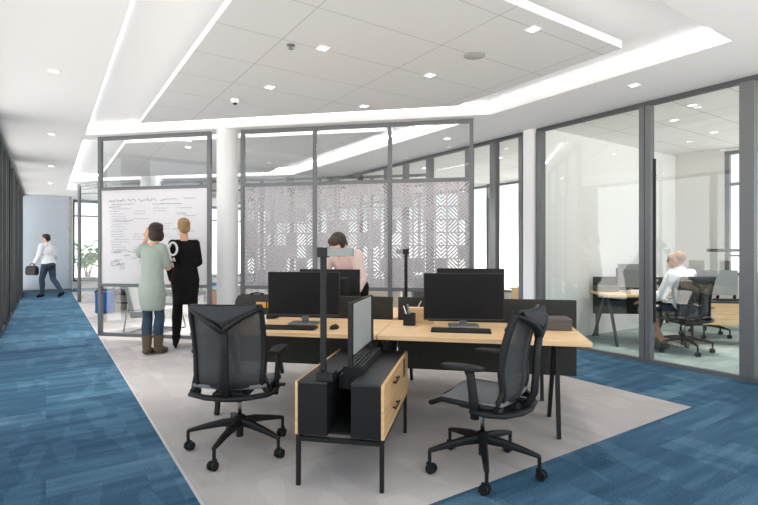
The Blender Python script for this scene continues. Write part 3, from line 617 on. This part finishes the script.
# oak cabinet with a desk screen at the right of the seated man
t = thing('office_cabinet', 'oak drawer cabinet with dark handles behind the glass door', 'cabinet', (4.86, 6.98, 0), AD)
b = B(); b.box(-.42, .62, 0, .42, .29, .60); b.build('cabinet_body', 'oak', t, bevel=.003)
for z0, z1 in ((.292, .442), (.448, .598)):
    b = B(); b.box(-.415, .615, -.016, 0, z0, z1); dr = b.build('drawer', 'oak', t, bevel=.001)
    b = B(); b.box(-.36, -.12, -.026, -.016, z1-.07, z1-.058); b.build('handle', 'black', dr)
b = B(); b.box(-.44, .64, -.02, .44, .60, .622); b.build('top_panel', 'dframe', t)
for x, y in ((-.39, .03), (.59, .03), (-.39, .39), (.59, .39)):
    b = B(); b.box(x-.014, x+.014, y-.014, y+.014, 0, .29); b.build('leg', 'black', t)
t = thing('desk_screen', 'grey desk screen standing on the oak cabinet behind the glass door', 'screen', (4.86, 7.36, .6225), AD)
b = B(); b.box(-.34, .42, -.014, .014, .06, .43); b.build('fabric_panel', 'greyfab', t, bevel=.004)
for x in (-.3, .38):
    b = B(); b.box(x-.014, x+.014, -.02, .02, 0, .07); b.build('post', 'black', t)
t = thing('task_lamp', 'black task lamp with a long dark bar behind the glass door', 'lamp', (5.42, 7.24, .6225), AD)
b = B(); b.box(-.04, .04, -.04, .04, 0, .02); b.build('base', 'black', t); b = B(); b.bar((0, 0, .02), (.0, 0, .70), .024, .024); b.build('post', 'black', t)
b = B(); b.box(-.56, .04, -.025, .025, .70, .745); b.build('light_bar', 'dframe', t, bevel=.004)
make_keyboard('dark keyboard on the oak cabinet behind the glass door', (5.08, 7.13, .6225), AD)
# ---------------- room beyond: oak cabinet and dark post
t = thing('side_cabinet', 'small pale oak cabinet glimpsed through the glass panels right of the felt screens', 'cabinet', (2.78, 9.3, 0), AR)
b = B(); b.box(-.18, .45, -.22, .22, .06, .62); b.build('cabinet_body', 'oaky', t, bevel=.003); b = B(); b.box(-.25, .47, -.24, .24, .62, .645); b.build('top_panel', 'oaky', t)
b = B(); b.box(-.15, .42, -.19, .19, 0, .06); b.build('plinth', 'black', t)
t = thing('task_lamp', 'black task lamp on the pale oak cabinet in the room beyond the glass panels', 'lamp', (2.86, 9.25, .6455), AD)
b = B(); b.box(-.1, .06, -.05, .05, 0, .03); b.build('base', 'black', t); b = B(); b.box(-.02, .02, -.02, .02, .03, .70); b.build('post', 'black', t); b = B(); b.box(-.03, .12, -.03, .03, .70, .74); b.build('light_bar', 'dframe', t)
# ---------------- lounge behind the partition
t = thing('lounge_chair', 'grey lounge chair on a metal sled base just behind the glass under the whiteboard', 'chair', (-3.72, 8.28, 0), math.radians(-97))
def cush(u, v): return Vector(((u-.5)*.62, -.28+.56*v, .40-.05*(1-v)))
b = B(); b.grid(cush, 6, 6, .11); b.build('seat', 'greych', t, bevel=.02)
b = B(); b.rings([[(-.31, -.20, .36), (.31, -.20, .36), (.31, -.29, .36), (-.31, -.29, .36)], [(-.30, -.33, .82), (.30, -.33, .82), (.30, -.40, .82), (-.30, -.40, .82)]]); b.build('backrest', 'greych', t, bevel=.02)
for sx in (-1, 1):
    b = B(); b.tube([(sx*.33, -.30, .42), (sx*.34, -.36, .03), (sx*.34, -.33, .012), (sx*.34, .30, .012), (sx*.34, .33, .03), (sx*.33, .24, .38)], .011, 8); b.build('sled_leg', 'silver', t, smooth=True)
b = B(); b.tube([(-.34, .05, .012), (.34, .05, .012)], .009, 8); b.tube([(-.34, -.3, .012), (.34, -.3, .012)], .009, 8); b.build('stretcher', 'silver', t)
def hexp(r, n): return [(r*math.cos(k*2*PI/n+.3), r*math.sin(k*2*PI/n+.3)) for k in range(n)]
t = thing('pouf', 'bright blue faceted pouf in the lounge beside the corridor', 'pouf', (-5.88, 10.62, 0))
b = B(); b.prism(hexp(.19, 8), .01, .43); b.build('body', 'bluef', t, bevel=.01); b = B(); b.prism(hexp(.185, 8), .43, .455); b.build('cushion', 'bluef', t, bevel=.01)
t = thing('lounge_bench', 'long bench with a dark cushion and pale rounded end behind the blue pouf', 'bench', (-5.95, 11.15, 0), AD)
b = B(); b.box(-.30, 2.1, -.28, .28, .36, .46); b.build('cushion', 'felt', t, bevel=.03)
b = B(); b.lathe([(.25, 0), (.25, .355)]); b.build('drum_base', 'beige', t, smooth='auto')
b = B(); b.box(1.6, 2.05, -.24, .24, 0, .36); b.build('box_base', 'white', t); b = B(); b.box(.2, 1.7, -.2, -.17, .17, .2); b.build('rail', 'dframe', t)
t = thing('blue_armchair', 'low blue armchair glimpsed between the woman in black and the column', 'armchair', (-3.95, 11.6, 0), -.3)
b = B(); b.box(-.3, .3, -.3, .3, .16, .40); b.build('seat', 'bluef', t, bevel=.04); b = B(); b.box(-.3, .3, .2, .34, .3, .52); b.build('backrest', 'bluef', t, bevel=.04)
for x in (-.25, .25):
    for y in (-.25, .25):
        b = B(); b.cyl((x, y, 0), (x, y, .17), .018); b.build('leg', 'silver', t)
t = thing('wooden_sideboard', 'low brown wooden sideboard behind the white column', 'sideboard', (-3.45, 10.55, 0), AD)
b = B(); b.box(-.15, .75, -.2, .2, .05, .52); b.build('cabinet_body', 'wood2', t, bevel=.004); b = B(); b.box(-.17, .77, -.22, .22, .52, .58); b.build('top_panel', 'teal', t)
b = B(); b.box(-.12, .72, -.17, .17, 0, .05); b.build('plinth', 'black', t)
t = thing('beige_sofa', 'beige sofa behind the glass below the felt screens', 'sofa', (.02, 8.35, 0), AD)
b = B(); b.box(-.75, .42, -.38, .38, .10, .42); b.build('seat', 'beige', t, bevel=.04); b = B(); b.box(-.75, .42, -.42, -.25, .3, .76); b.build('backrest', 'beige', t, bevel=.04)
for x in (-.68, .35):
    for y in (-.3, .3):
        b = B(); b.cyl((x, y, 0), (x, y, .11), .02); b.build('leg', 'black', t)
t = thing('grey_armchair', 'pale grey armchair behind the glass just right of the white column', 'armchair', (-2.2, 8.6, 0), AD)
b = B(); b.box(-.36, .36, -.34, .34, .15, .45); b.build('seat', 'greych', t, bevel=.05); b = B(); b.box(-.36, .36, -.40, -.25, .3, .78); b.build('backrest', 'greyfab', t, bevel=.05)
for x in (-.3, .3):
    for y in (-.28, .28):
        b = B(); b.cyl((x, y, 0), (x, y, .16), .018); b.build('leg', 'silver', t)
t = thing('open_shelf', 'white open box shelf in the lounge beside the second task lamp', 'shelf', (.66, 7.72, 0), AD)
b = B()
for q in ((-.2, .2, -.18, .18, .93, .98), (-.2, -.14, -.18, .18, 0, .93), (.14, .2, -.18, .18, 0, .93), (-.14, .14, -.18, .18, .50, .56), (-.14, .14, -.18, .18, 0, .05)): b.box(*q)
b.build('carcass', 'white', t); b = B(); b.box(-.14, .14, .15, .18, .56, .93); b.build('back_panel', 'greych', t)
# ---------------- leafy plant on the terrace beyond the low window wall
x, y = R(1.28, 21.2)
t = thing('potted_plant', 'leafy green potted plant outside the lounge window by the corridor', 'plant', (x, y, -.05))
b = B(); b.lathe([(.2, 0), (.26, .42), (.235, .42), (.22, .36)]); b.build('pot', 'pot', t, smooth='auto'); b = B(); b.lathe([(.2, .30), (.222, .365)]); b.build('soil', 'soil', t)
st = B(); lf = B()
for k in range(20):
    a = random.uniform(0, 2*PI); rr = random.uniform(.15, .5); top = Vector((math.cos(a)*rr, math.sin(a)*rr, random.uniform(.85, 1.75)))
    base = Vector((math.cos(a)*.05, math.sin(a)*.05, .36)); mid = (base+top)/2+Vector((0, 0, .15)); st.tube([base, mid, top], [.012, .009, .005], 6)
    for j in range(9):
        f = random.uniform(.45, 1.0); p = base.lerp(top, f)+Vector((0, 0, .15*4*f*(1-f)*.5)); d = Vector((math.cos(a+random.uniform(-1.6, 1.6)), math.sin(a+random.uniform(-1.6, 1.6)), random.uniform(-.3, .6))).normalized()
        L = random.uniform(.26, .40); s = d.cross(Vector((0, 0, 1))).normalized()*L*.24; n = s.cross(d).normalized()
        q = [lf.bm.verts.new(v) for v in (p, p+d*L*.35+s+n*.02, p+d*L*.7+s*.8+n*.02, p+d*L-n*.03, p+d*L*.7-s*.8+n*.02, p+d*L*.35-s+n*.02)]
        lf.bm.faces.new(q)
st.build('stems', 'wood2', t); lf.build('foliage', 'leaf', t)
# ================================================================ PEOPLE: one continuous fused body each, clothes and hair as parts
def fuse(name, prims, m, parent, vox=.006, sm=6, grow=0.0):
    b = B()
    for p in prims:
        if p[0] == 'c':
            _, p0, r0, p1, r1 = p[:5]; flat = p[5] if len(p) > 5 else ''
            p0, p1 = Vector(p0), Vector(p1); d = (p1-p0).normalized(); r0 += grow; r1 += grow; pts, rr = [], []
            if 'a' not in flat:
                for k in (1.0, .94, .75, .4): pts.append(p0-d*r0*k); rr.append(max(.0008, r0*math.sqrt(max(0, 1-k*k))))
            for k in range(5): pts.append(p0.lerp(p1, k/4)); rr.append(r0+(r1-r0)*k/4)
            if 'b' not in flat:
                for k in (.4, .75, .94, 1.0): pts.append(p1+d*r1*k); rr.append(max(.0008, r1*math.sqrt(max(0, 1-k*k))))
            b.tube(pts, rr, 16)
        elif p[0] == 'e': b.ell(p[1], tuple(x+grow for x in p[2]), p[3] if len(p) > 3 else None)
        else: b.rings(p[1])
    bmesh.ops.recalc_face_normals(b.bm, faces=b.bm.faces)
    me = bpy.data.meshes.new('tmp'); b.bm.to_mesh(me); b.bm.free(); o = bpy.data.objects.new('tmp', me); COL.objects.link(o)
    rm = o.modifiers.new('r', 'REMESH'); rm.mode = 'VOXEL'; rm.voxel_size = vox; s = o.modifiers.new('s', 'SMOOTH'); s.iterations = sm; s.factor = .5
    bpy.context.view_layer.update(); dg = bpy.context.evaluated_depsgraph_get()
    nm = bpy.data.meshes.new_from_object(o.evaluated_get(dg)); bpy.data.objects.remove(o); bpy.data.meshes.remove(me)
    nm.name = name; nm.materials.clear(); nm.materials.append(M[m])
    for p in nm.polygons: p.use_smooth = True; p.material_index = 0
    r = bpy.data.objects.new(name, nm); COL.objects.link(r); r.parent = parent; return r
def V(*a): return Vector(a)
def frame(z, x):
    z = z.normalized(); y = z.cross(x).normalized(); x = y.cross(z); return Matrix((x, y, z)).transposed()
def head(c, fwd, up, k=1.0):
    f = fwd.normalized(); x = f.cross(up).normalized(); u = x.cross(f); mx = Matrix((x, f, u)).transposed()
    def q(a, b_, c_): return c+mx @ Vector((a, b_, c_))*k
    def e(p, r): return ('e', q(*p), tuple(v*k for v in r), mx)
    pr = [e((0, -.012, .025), (.074, .094, .09)), e((0, .022, -.045), (.056, .066, .072)), e((0, .05, -.09), (.028, .03, .022)), e((0, .045, .03), (.062, .05, .055)),
          e((0, .09, -.012), (.012, .02, .024)), e((0, .098, -.022), (.016, .014, .011)), e((0, .078, .035), (.05, .014, .012)), e((0, .076, -.056), (.025, .013, .007)), e((0, .075, -.068), (.021, .012, .007)),
          e((.075, -.005, -.01), (.010, .022, .033)), e((-.075, -.005, -.01), (.010, .022, .033))]
    return pr, q, mx
def eyes(q, parent, k=1.0):
    for sx in (-1, 1):
        b = B(); b.ell(q(sx*.031, .082, .012), (.0105*k,)*3, seg=10, rg=8); b.build('eye', 'eye', parent, smooth=True)
def hand(wr, d, side, palm, k=1.0, curl=.5):
    d = d.normalized(); n = (palm-d*palm.dot(d)).normalized(); s = d.cross(n).normalized()*side; mx = Matrix((s, n, d)).transposed(); pr = [('e', wr+d*.045*k, (.040*k, .015*k, .052*k), mx), ('c', wr, .024*k, wr+d*.03*k, .022*k)]
    for i, (off, L) in enumerate(((.030, .066), (.010, .075), (-.010, .07), (-.029, .055))):
        p0 = wr+d*.07*k+s*off*k*.85; p1 = wr+d*.092*k+s*off*k*1.05; a = (d*math.cos(curl*.5)+n*math.sin(curl*.5)); p2 = p1+a*L*.5*k; a2 = d*math.cos(curl*1.4)+n*math.sin(curl*1.4); p3 = p2+a2*L*.5*k
        pr += [('c', p0, .010*k, p1, .0095*k), ('c', p1, .0092*k, p2, .0085*k), ('c', p2, .0085*k, p3, .007*k)]
    t0 = wr+d*.02*k+s*.025*k; t1 = t0+(d*.6+s*.75+n*.25).normalized()*.042*k; t2 = t1+(d*.9+s*.25+n*.3).normalized()*.032*k
    return pr+[('c', t0, .014*k, t1, .011*k), ('c', t1, .0105*k, t2, .008*k)]
class Body:
    """joints in local metres: x to the person's right, y forward, z up"""
    def __init__(s, J, k=1.0, wide=1.0, tk=1.0, lk=1.0):
        s.J = {n: Vector(p) for n, p in J.items()}; J = s.J; s.k = k
        lat = (J['shR']-J['shL']).normalized(); hl = (J['hipR']-J['hipL']).normalized()
        pel, ch, nk = J['pelvis'], J['chest'], J['neck']; w = pel.lerp(ch, .48)
        mp, mw, mc = frame(w-pel, hl), frame(ch-pel, (lat+hl)/2), frame(nk-w, lat); sp = (nk-ch).normalized()
        kt = k*tk
        s.torso = [('e', pel+V(0, 0, .01), (.165*kt*wide, .115*kt, .13*k), mp), ('e', w, (.132*kt*wide, .098*kt, .15*k), mw), ('e', ch, (.155*kt*wide, .112*kt, .17*k), mc), ('e', pel.lerp(w, .5), (.148*kt*wide, .105*kt, .12*k), mw),
                   ('c', J['shL']-(J['shL']-J['shR'])*.08-V(0, 0, .01), .055*kt, J['shR']-(J['shR']-J['shL'])*.08-V(0, 0, .01), .055*kt), ('c', ch+sp*.10*k, .085*k, nk-sp*.02, .058*k)]
        s.arm, s.fore, s.thigh, s.calf, s.foot = {}, {}, {}, {}, {}
        for q in 'LR':
            s.arm[q] = [('c', J['sh'+q], .054*k*tk, J['el'+q], .041*k)]; s.fore[q] = [('c', J['el'+q], .041*k, J['el'+q].lerp(J['wr'+q], .3), .040*k), ('c', J['el'+q].lerp(J['wr'+q], .3), .040*k, J['wr'+q], .025*k)]
            s.thigh[q] = [('c', J['hip'+q], .088*k*lk, J['kn'+q], .056*k*lk)]
            m = J['kn'+q].lerp(J['an'+q], .3)+V(0, -.015, 0); s.calf[q] = [('c', J['kn'+q], .054*k, m, .055*k), ('c', m, .055*k, J['an'+q], .035*k)]
            f = J.get('toe'+q, J['an'+q]+V(0, .15, -.05)); s.foot[q] = [('c', J['an'+q]+V(0, -.02, -.035), .034*k, f, .028*k), ('c', J['an'+q], .036*k, J['an'+q].lerp(f, .5), .034*k)]
        s.neckp = [('c', nk-sp*.05, .056*k, J['head']-V(0, 0, .04), .05*k)]
    def build(s, root, skin, palms, face, up, hk=1.0, curl=(.5, .5), vox=.006):
        hp, q, mx = head(s.J['head'], Vector(face), Vector(up), hk); pr = s.torso+s.neckp+hp
        for i, d in enumerate('LR'):
            pr += s.arm[d]+s.fore[d]+s.thigh[d]+s.calf[d]+s.foot[d]
            hd = s.J.get('hd'+d, s.J['wr'+d]*2-s.J['el'+d])-s.J['wr'+d]
            pr += hand(s.J['wr'+d], hd, 1, Vector(palms[i]), .98*hk, curl[i]) if True else []
        s.q, s.mx, s.hk = q, mx, hk
        body = fuse('body', pr, skin, root, vox, 4); eyes(q, body, hk); return body
    def hair(s, root, m, items, vox=.008):
        return fuse('hair', [('e', s.q(*p), tuple(v*s.hk for v in r), s.mx) for p, r in items], m, root, vox, 3)
def shoes(bd, root, m, boot=0, heel=0.0):
    for d in 'LR':
        a = bd.J['an'+d]; f = bd.J.get('toe'+d, a+V(0, .15, -.05)); pr = [('c', a+V(0, -.025, -.03), .042, f, .036), ('c', a, .044, a.lerp(f, .55), .04)]
        if boot:
            kn = bd.J['kn'+d]; pr.append(('c', a, .052, a.lerp(kn, boot), .066, 'b'))
        if heel: h = a+V(0, -.045, -.05); pr.append(('c', h+V(0, 0, -.0), .024, V(h.x, h.y, .012), .016, 'b'))
        fuse('boot' if boot else 'shoe', pr, m, root, .007, 3)
# ---- woman in the sage dress, back to the camera, left hand raised to the board
t = thing('person', 'person in a sage green dress and brown boots raising a hand to the whiteboard', 'person', (-2.915, 6.36, 0), AD+.06)
w1 = Body(dict(pelvis=(0, 0, .90), chest=(0, .01, 1.22), neck=(.01, .015, 1.43), head=(.045, .03, 1.585), shL=(-.135, .01, 1.37), shR=(.135, .01, 1.375), elL=(-.27, .16, 1.28), wrL=(-.262, .29, 1.51), hdL=(-.245, .32, 1.7),
  elR=(.15, .11, 1.12), wrR=(.08, .32, 1.15), hdR=(.0, .42, 1.2), hipL=(-.075, 0, .87), hipR=(.075, 0, .87), knL=(-.08, .03, .47), anL=(-.055, -.03, .09), toeL=(-.065, .12, .035), knR=(.075, .05, .48), anR=(.045, .06, .095), toeR=(.06, .21, .035)), 1.0, .9, .86, .86)
w1.build(t, 'skin', ((0, 1, 0), (-1, 0, 0)), (0, 1, -.02), (0, 0, 1), .98, (.15, .4))
w1.hair(t, 'hairbrown', [((0, -.022, .035), (.088, .10, .092)), ((0, -.045, -.04), (.084, .07, .09)), ((.05, -.005, -.05), (.044, .066, .08)), ((-.05, -.005, -.05), (.044, .066, .08)), ((0, .02, .075), (.07, .075, .045))])
rg = []
for z, rx, ry, yo in ((.575, .13, .11, .02), (.60, .15, .13, .02), (.66, .158, .14, .015), (.76, .168, .145, .0), (.86, .166, .14, -.005), (.96, .148, .12, 0), (1.06, .138, .11, .005), (1.16, .142, .112, .01), (1.27, .15, .112, .01), (1.34, .15, .10, .01), (1.385, .13, .08, .012), (1.40, .085, .065, .013)):
    rg.append([(rx*math.cos(a*2*PI/28)+random.uniform(-.004, .004), ry*math.sin(a*2*PI/28)+yo, z) for a in range(28)])
J = w1.J
fuse('dress', [('r', rg), ('c', J['shL'], .06, J['shL'].lerp(J['elL'], .95), .058, 'b'), ('c', J['shR'], .058, J['shR'].lerp(J['elR'], .95), .052, 'b'), ('c', V(-.12, .012, 1.37), .06, V(.12, .012, 1.38), .06)], 'sagecloth', t, .009, 3)
fuse('jeans', [p for d in 'LR' for p in w1.thigh[d]+w1.calf[d]], 'jeans', t, .008, 2, .009)
shoes(w1, t, 'boot', .42, .0)
# ---- woman in black with a white pattern on the left shoulder
t = thing('person', 'person with short blond hair in a black dress with white shoulder pattern', 'person', (-2.70, 6.86, 0), AD+.48)
w2 = Body(dict(pelvis=(.02, 0, .98), chest=(.01, .0, 1.30), neck=(0, .01, 1.51), head=(-.01, .035, 1.672), shL=(-.15, .02, 1.44), shR=(.15, -.01, 1.44), elL=(-.205, .03, 1.16), wrL=(-.17, .10, .90), elR=(.19, .04, 1.18), wrR=(.10, .22, 1.10), hdR=(.04, .32, 1.12),
  hipL=(-.07, 0, .95), hipR=(.095, 0, .95), knL=(-.09, .05, .54), anL=(-.10, -.03, .13), toeL=(-.13, .14, .035), knR=(.11, .06, .54), anR=(.13, .12, .13), toeR=(.15, .28, .035)), 1.02, .95, .88, .9)
w2.build(t, 'skin', ((1, 0, 0), (-1, 0, 0)), (-.35, 1, 0), (0, 0, 1), 1.0, (.5, .5))
w2.hair(t, 'hairblond', [((0, -.02, .04), (.084, .097, .088)), ((0, -.055, -.02), (.075, .055, .075)), ((0, .03, .085), (.068, .07, .04)), ((.05, -.01, .0), (.034, .05, .05)), ((-.05, -.01, .0), (.034, .05, .05))])
rg = []
for z, rx, ry, yo in ((.60, .15, .12, .02), (.70, .165, .135, .015), (.82, .18, .145, 0), (.94, .188, .15, -.01), (1.04, .17, .13, 0), (1.14, .150, .115, .005), (1.26, .165, .122, .005), (1.36, .178, .12, .005), (1.43, .165, .095, .008), (1.475, .10, .075, .01)):
    rg.append([(.015+rx*math.cos(a*2*PI/28), ry*math.sin(a*2*PI/28)+yo, z) for a in range(28)])
J = w2.J
fuse('dress', [('r', rg), ('c', J['shL'], .058, J['elL'], .050), ('c', J['elL'], .050, J['elL'].lerp(J['wrL'], .92), .034, 'b'), ('c', J['shR'], .058, J['elR'], .050), ('c', J['elR'], .050, J['elR'].lerp(J['wrR'], .92), .034, 'b'), ('c', V(-.12, .01, 1.435), .06, V(.12, 0, 1.435), .06)], 'blackcloth', t, .009, 3)
fuse('stockings', [p for d in 'LR' for p in w2.thigh[d]+w2.calf[d]], 'blackcloth', t, .008, 2, .013)
pts = [V(-.135+.055*math.sin(k*2*PI/18)*(1 if k < 9 else .9), -.118, 1.365+.085*math.cos(k*2*PI/18)) for k in range(19)]
b = B(); b.tube(pts, .019, 8, (1, .8)); b.tube([V(-.185, -.09, 1.30), V(-.165, -.105, 1.24), V(-.15, -.118, 1.20), V(-.12, -.122, 1.235), V(-.11, -.122, 1.19)], .018, 8); b.tube([V(-.175, -.07, 1.42), V(-.205, -.045, 1.36), V(-.21, -.05, 1.27)], .022, 8); b.build('white_pattern', 'paper', t, smooth=True)
shoes(w2, t, 'blackcloth', .12, .05)
# ---- man in pink shirt bending over the far desk
t = thing('person', 'person with brown hair in a pale pink shirt bending over the desk behind the monitors', 'person', (-.31, 5.80, 0), PI-.36)
m3 = Body(dict(pelvis=(0, 0, .95), chest=(-.02, .20, 1.21), neck=(-.02, .35, 1.34), head=(-.025, .44, 1.40), shL=(-.175, .28, 1.29), shR=(.16, .28, 1.28), elL=(-.235, .30, 1.02), wrL=(-.19, .47, .835), hdL=(-.17, .57, .775), elR=(.225, .34, 1.02), wrR=(.17, .50, .835), hdR=(.15, .60, .775),
  hipL=(-.09, -.02, .92), hipR=(.09, -.02, .92), knL=(-.10, .0, .50), anL=(-.11, -.04, .10), toeL=(-.12, .12, .035), knR=(.10, .02, .50), anR=(.11, 0, .10), toeR=(.12, .16, .035)), 1.02, .95, .95)
m3.build(t, 'skin', ((0, 0, -1), (0, 0, -1)), (0.05, .74, -.67), (0, .67, .74), 1.05, (.15, .15))
m3.hair(t, 'hairmid', [((0, -.025, .045), (.086, .098, .09)), ((0, .035, .095), (.074, .07, .04)), ((0, -.06, -.02), (.074, .05, .07)), ((.06, .0, .03), (.026, .06, .05)), ((-.06, .0, .03), (.026, .06, .05))])
fuse('shirt', m3.torso+[p for d in 'LR' for p in m3.arm[d]+[('c', m3.J['el'+d], .044, m3.J['el'+d].lerp(m3.J['wr'+d], .55), .040, 'b')]], 'pink', t, .009, 3, .02)
fuse('trousers', [('e', V(0, -.01, .91), (.175, .135, .13))]+[p for d in 'LR' for p in m3.thigh[d]+m3.calf[d]], 'blackcloth', t, .009, 3, .014)
shoes(m3, t, 'blackcloth')
# ---- seated man behind the glass wall
t = thing('person', 'person with a shaved head in a white shirt seated behind the glass wall', 'person', (3.99, 6.60, 0), math.radians(32))
m2 = Body(dict(pelvis=(-.02, -.08, .60), chest=(-.07, -.10, .91), neck=(-.10, -.06, 1.10), head=(-.11, -.03, 1.215), shL=(-.27, -.06, 1.02), shR=(.11, -.10, 1.03), elL=(-.34, .04, .76), wrL=(-.31, .28, .66), hdL=(-.29, .38, .64), elR=(.18, .05, .78), wrR=(.10, .30, .735), hdR=(.07, .40, .74),
  hipL=(-.11, -.05, .56), hipR=(.08, -.05, .56), knL=(-.24, .34, .54), anL=(-.10, .13, .09), toeL=(-.13, .27, .035), knR=(.12, .40, .54), anR=(.10, .36, .10), toeR=(.11, .50, .035)), 1.04)
m2.build(t, 'skind', ((0, 0, -1), (0, 0, -1)), (-.3, 1, .05), (-.05, 0, 1), 1.0, (.4, .3))
m2.hair(t, 'shaved', [((0, -.03, .04), (.078, .088, .082))])
fuse('shirt', m2.torso+[p for d in 'LR' for p in m2.arm[d]+[('c', m2.J['el'+d], .044, m2.J['el'+d].lerp(m2.J['wr'+d], .35), .042, 'b')]], 'shirt', t, .009, 3, .018)
fuse('shorts', [('e', V(-.02, -.05, .57), (.18, .15, .10))]+[('c', m2.J['hip'+d], .088, m2.J['hip'+d].lerp(m2.J['kn'+d], .9), .066, 'b') for d in 'LR'], 'blackcloth', t, .009, 3, .014)
shoes(m2, t, 'boot')
# ---- man walking in the corridor with a dark bag
x, y = flo(48.5, 297.5)
t = thing('person', 'person in a white shirt walking at the far end of the corridor', 'person', (x, y, 0), math.radians(75))
m1 = Body(dict(pelvis=(0, 0, .97), chest=(0, .02, 1.30), neck=(0, .04, 1.52), head=(0, .085, 1.675), shL=(-.19, .03, 1.455), shR=(.19, .03, 1.455), elL=(-.24, .08, 1.16), wrL=(-.2, .28, .98), hdL=(-.19, .33, .90), elR=(.24, .0, 1.16), wrR=(.22, .18, .99), hdR=(.2, .24, .92),
  hipL=(-.09, 0, .93), hipR=(.09, 0, .93), knL=(-.09, .14, .52), anL=(-.09, .13, .10), toeL=(-.09, .28, .035), knR=(.09, -.06, .52), anR=(.09, -.38, .15), toeR=(.09, -.27, .045)), 1.06)
m1.build(t, 'skin', ((1, 0, 0), (-1, 0, 0)), (-.1, 1, -.1), (0, 0, 1), 1.04, (1.0, .6), .008)
m1.hair(t, 'hairmid', [((0, -.02, .045), (.084, .096, .085)), ((0, .03, .09), (.072, .07, .04)), ((0, -.06, -.01), (.074, .05, .065))])
fuse('shirt', m1.torso+[p for d in 'LR' for p in m1.arm[d]+[('c', m1.J['el'+d], .044, m1.J['el'+d].lerp(m1.J['wr'+d], .85), .034, 'b')]], 'shirt', t, .01, 3, .02)
fuse('jeans', [('e', V(0, -.01, .93), (.17, .13, .13))]+[p for d in 'LR' for p in m1.thigh[d]+m1.calf[d]], 'jeans', t, .01, 3, .014)
shoes(m1, t, 'blackcloth')
c = t.matrix_basis if False else None
hw_ = Matrix.Translation((x, y, 0)) @ Matrix.Rotation(math.radians(75), 4, 'Z') @ m1.J['wrL']
bg_ = thing('bag', 'dark bag carried by the man walking in the corridor', 'bag', (hw_.x-.06, hw_.y, .64), math.radians(75))
b = B(); b.rings([[(px_*k, py_*k2, z) for px_, py_ in ((-.07, -.18), (.07, -.18), (.07, .18), (-.07, .18))] for k, k2, z in ((.8, .9, 0), (1, 1, .06), (.9, 1, .2), (.5, .9, .26))]); b.build('body', 'bag', bg_, bevel=.02)
b = B(); b.tube([(0, -.08, .25), (0, -.07, .31), (0, 0, .335), (0, .07, .31), (0, .08, .25)], .01, 8); b.build('handle', 'bag', bg_, smooth=True)
# ================================================================ camera and view
cd = bpy.data.cameras.new('camera'); cam = bpy.data.objects.new('camera', cd); COL.objects.link(cam)
cam.location = (0, 0, H); cam.rotation_euler = (PI/2, 0, 0); cd.sensor_width = 36; cd.sensor_fit = 'HORIZONTAL'; cd.lens = F/758*36
cd.shift_y = -(252.5-CY)/758; cd.clip_start = .05; SC.camera = cam
v = SC.view_settings; v.view_transform = 'Standard'; v.look = 'None'; v.gamma = 1; v.exposure = .28; v.use_curve_mapping = False
SC.cycles.use_denoising = True; SC.cycles.max_bounces = 14; SC.cycles.transparent_max_bounces = 24; SC.cycles.diffuse_bounces = 6; SC.cycles.caustics_reflective = False
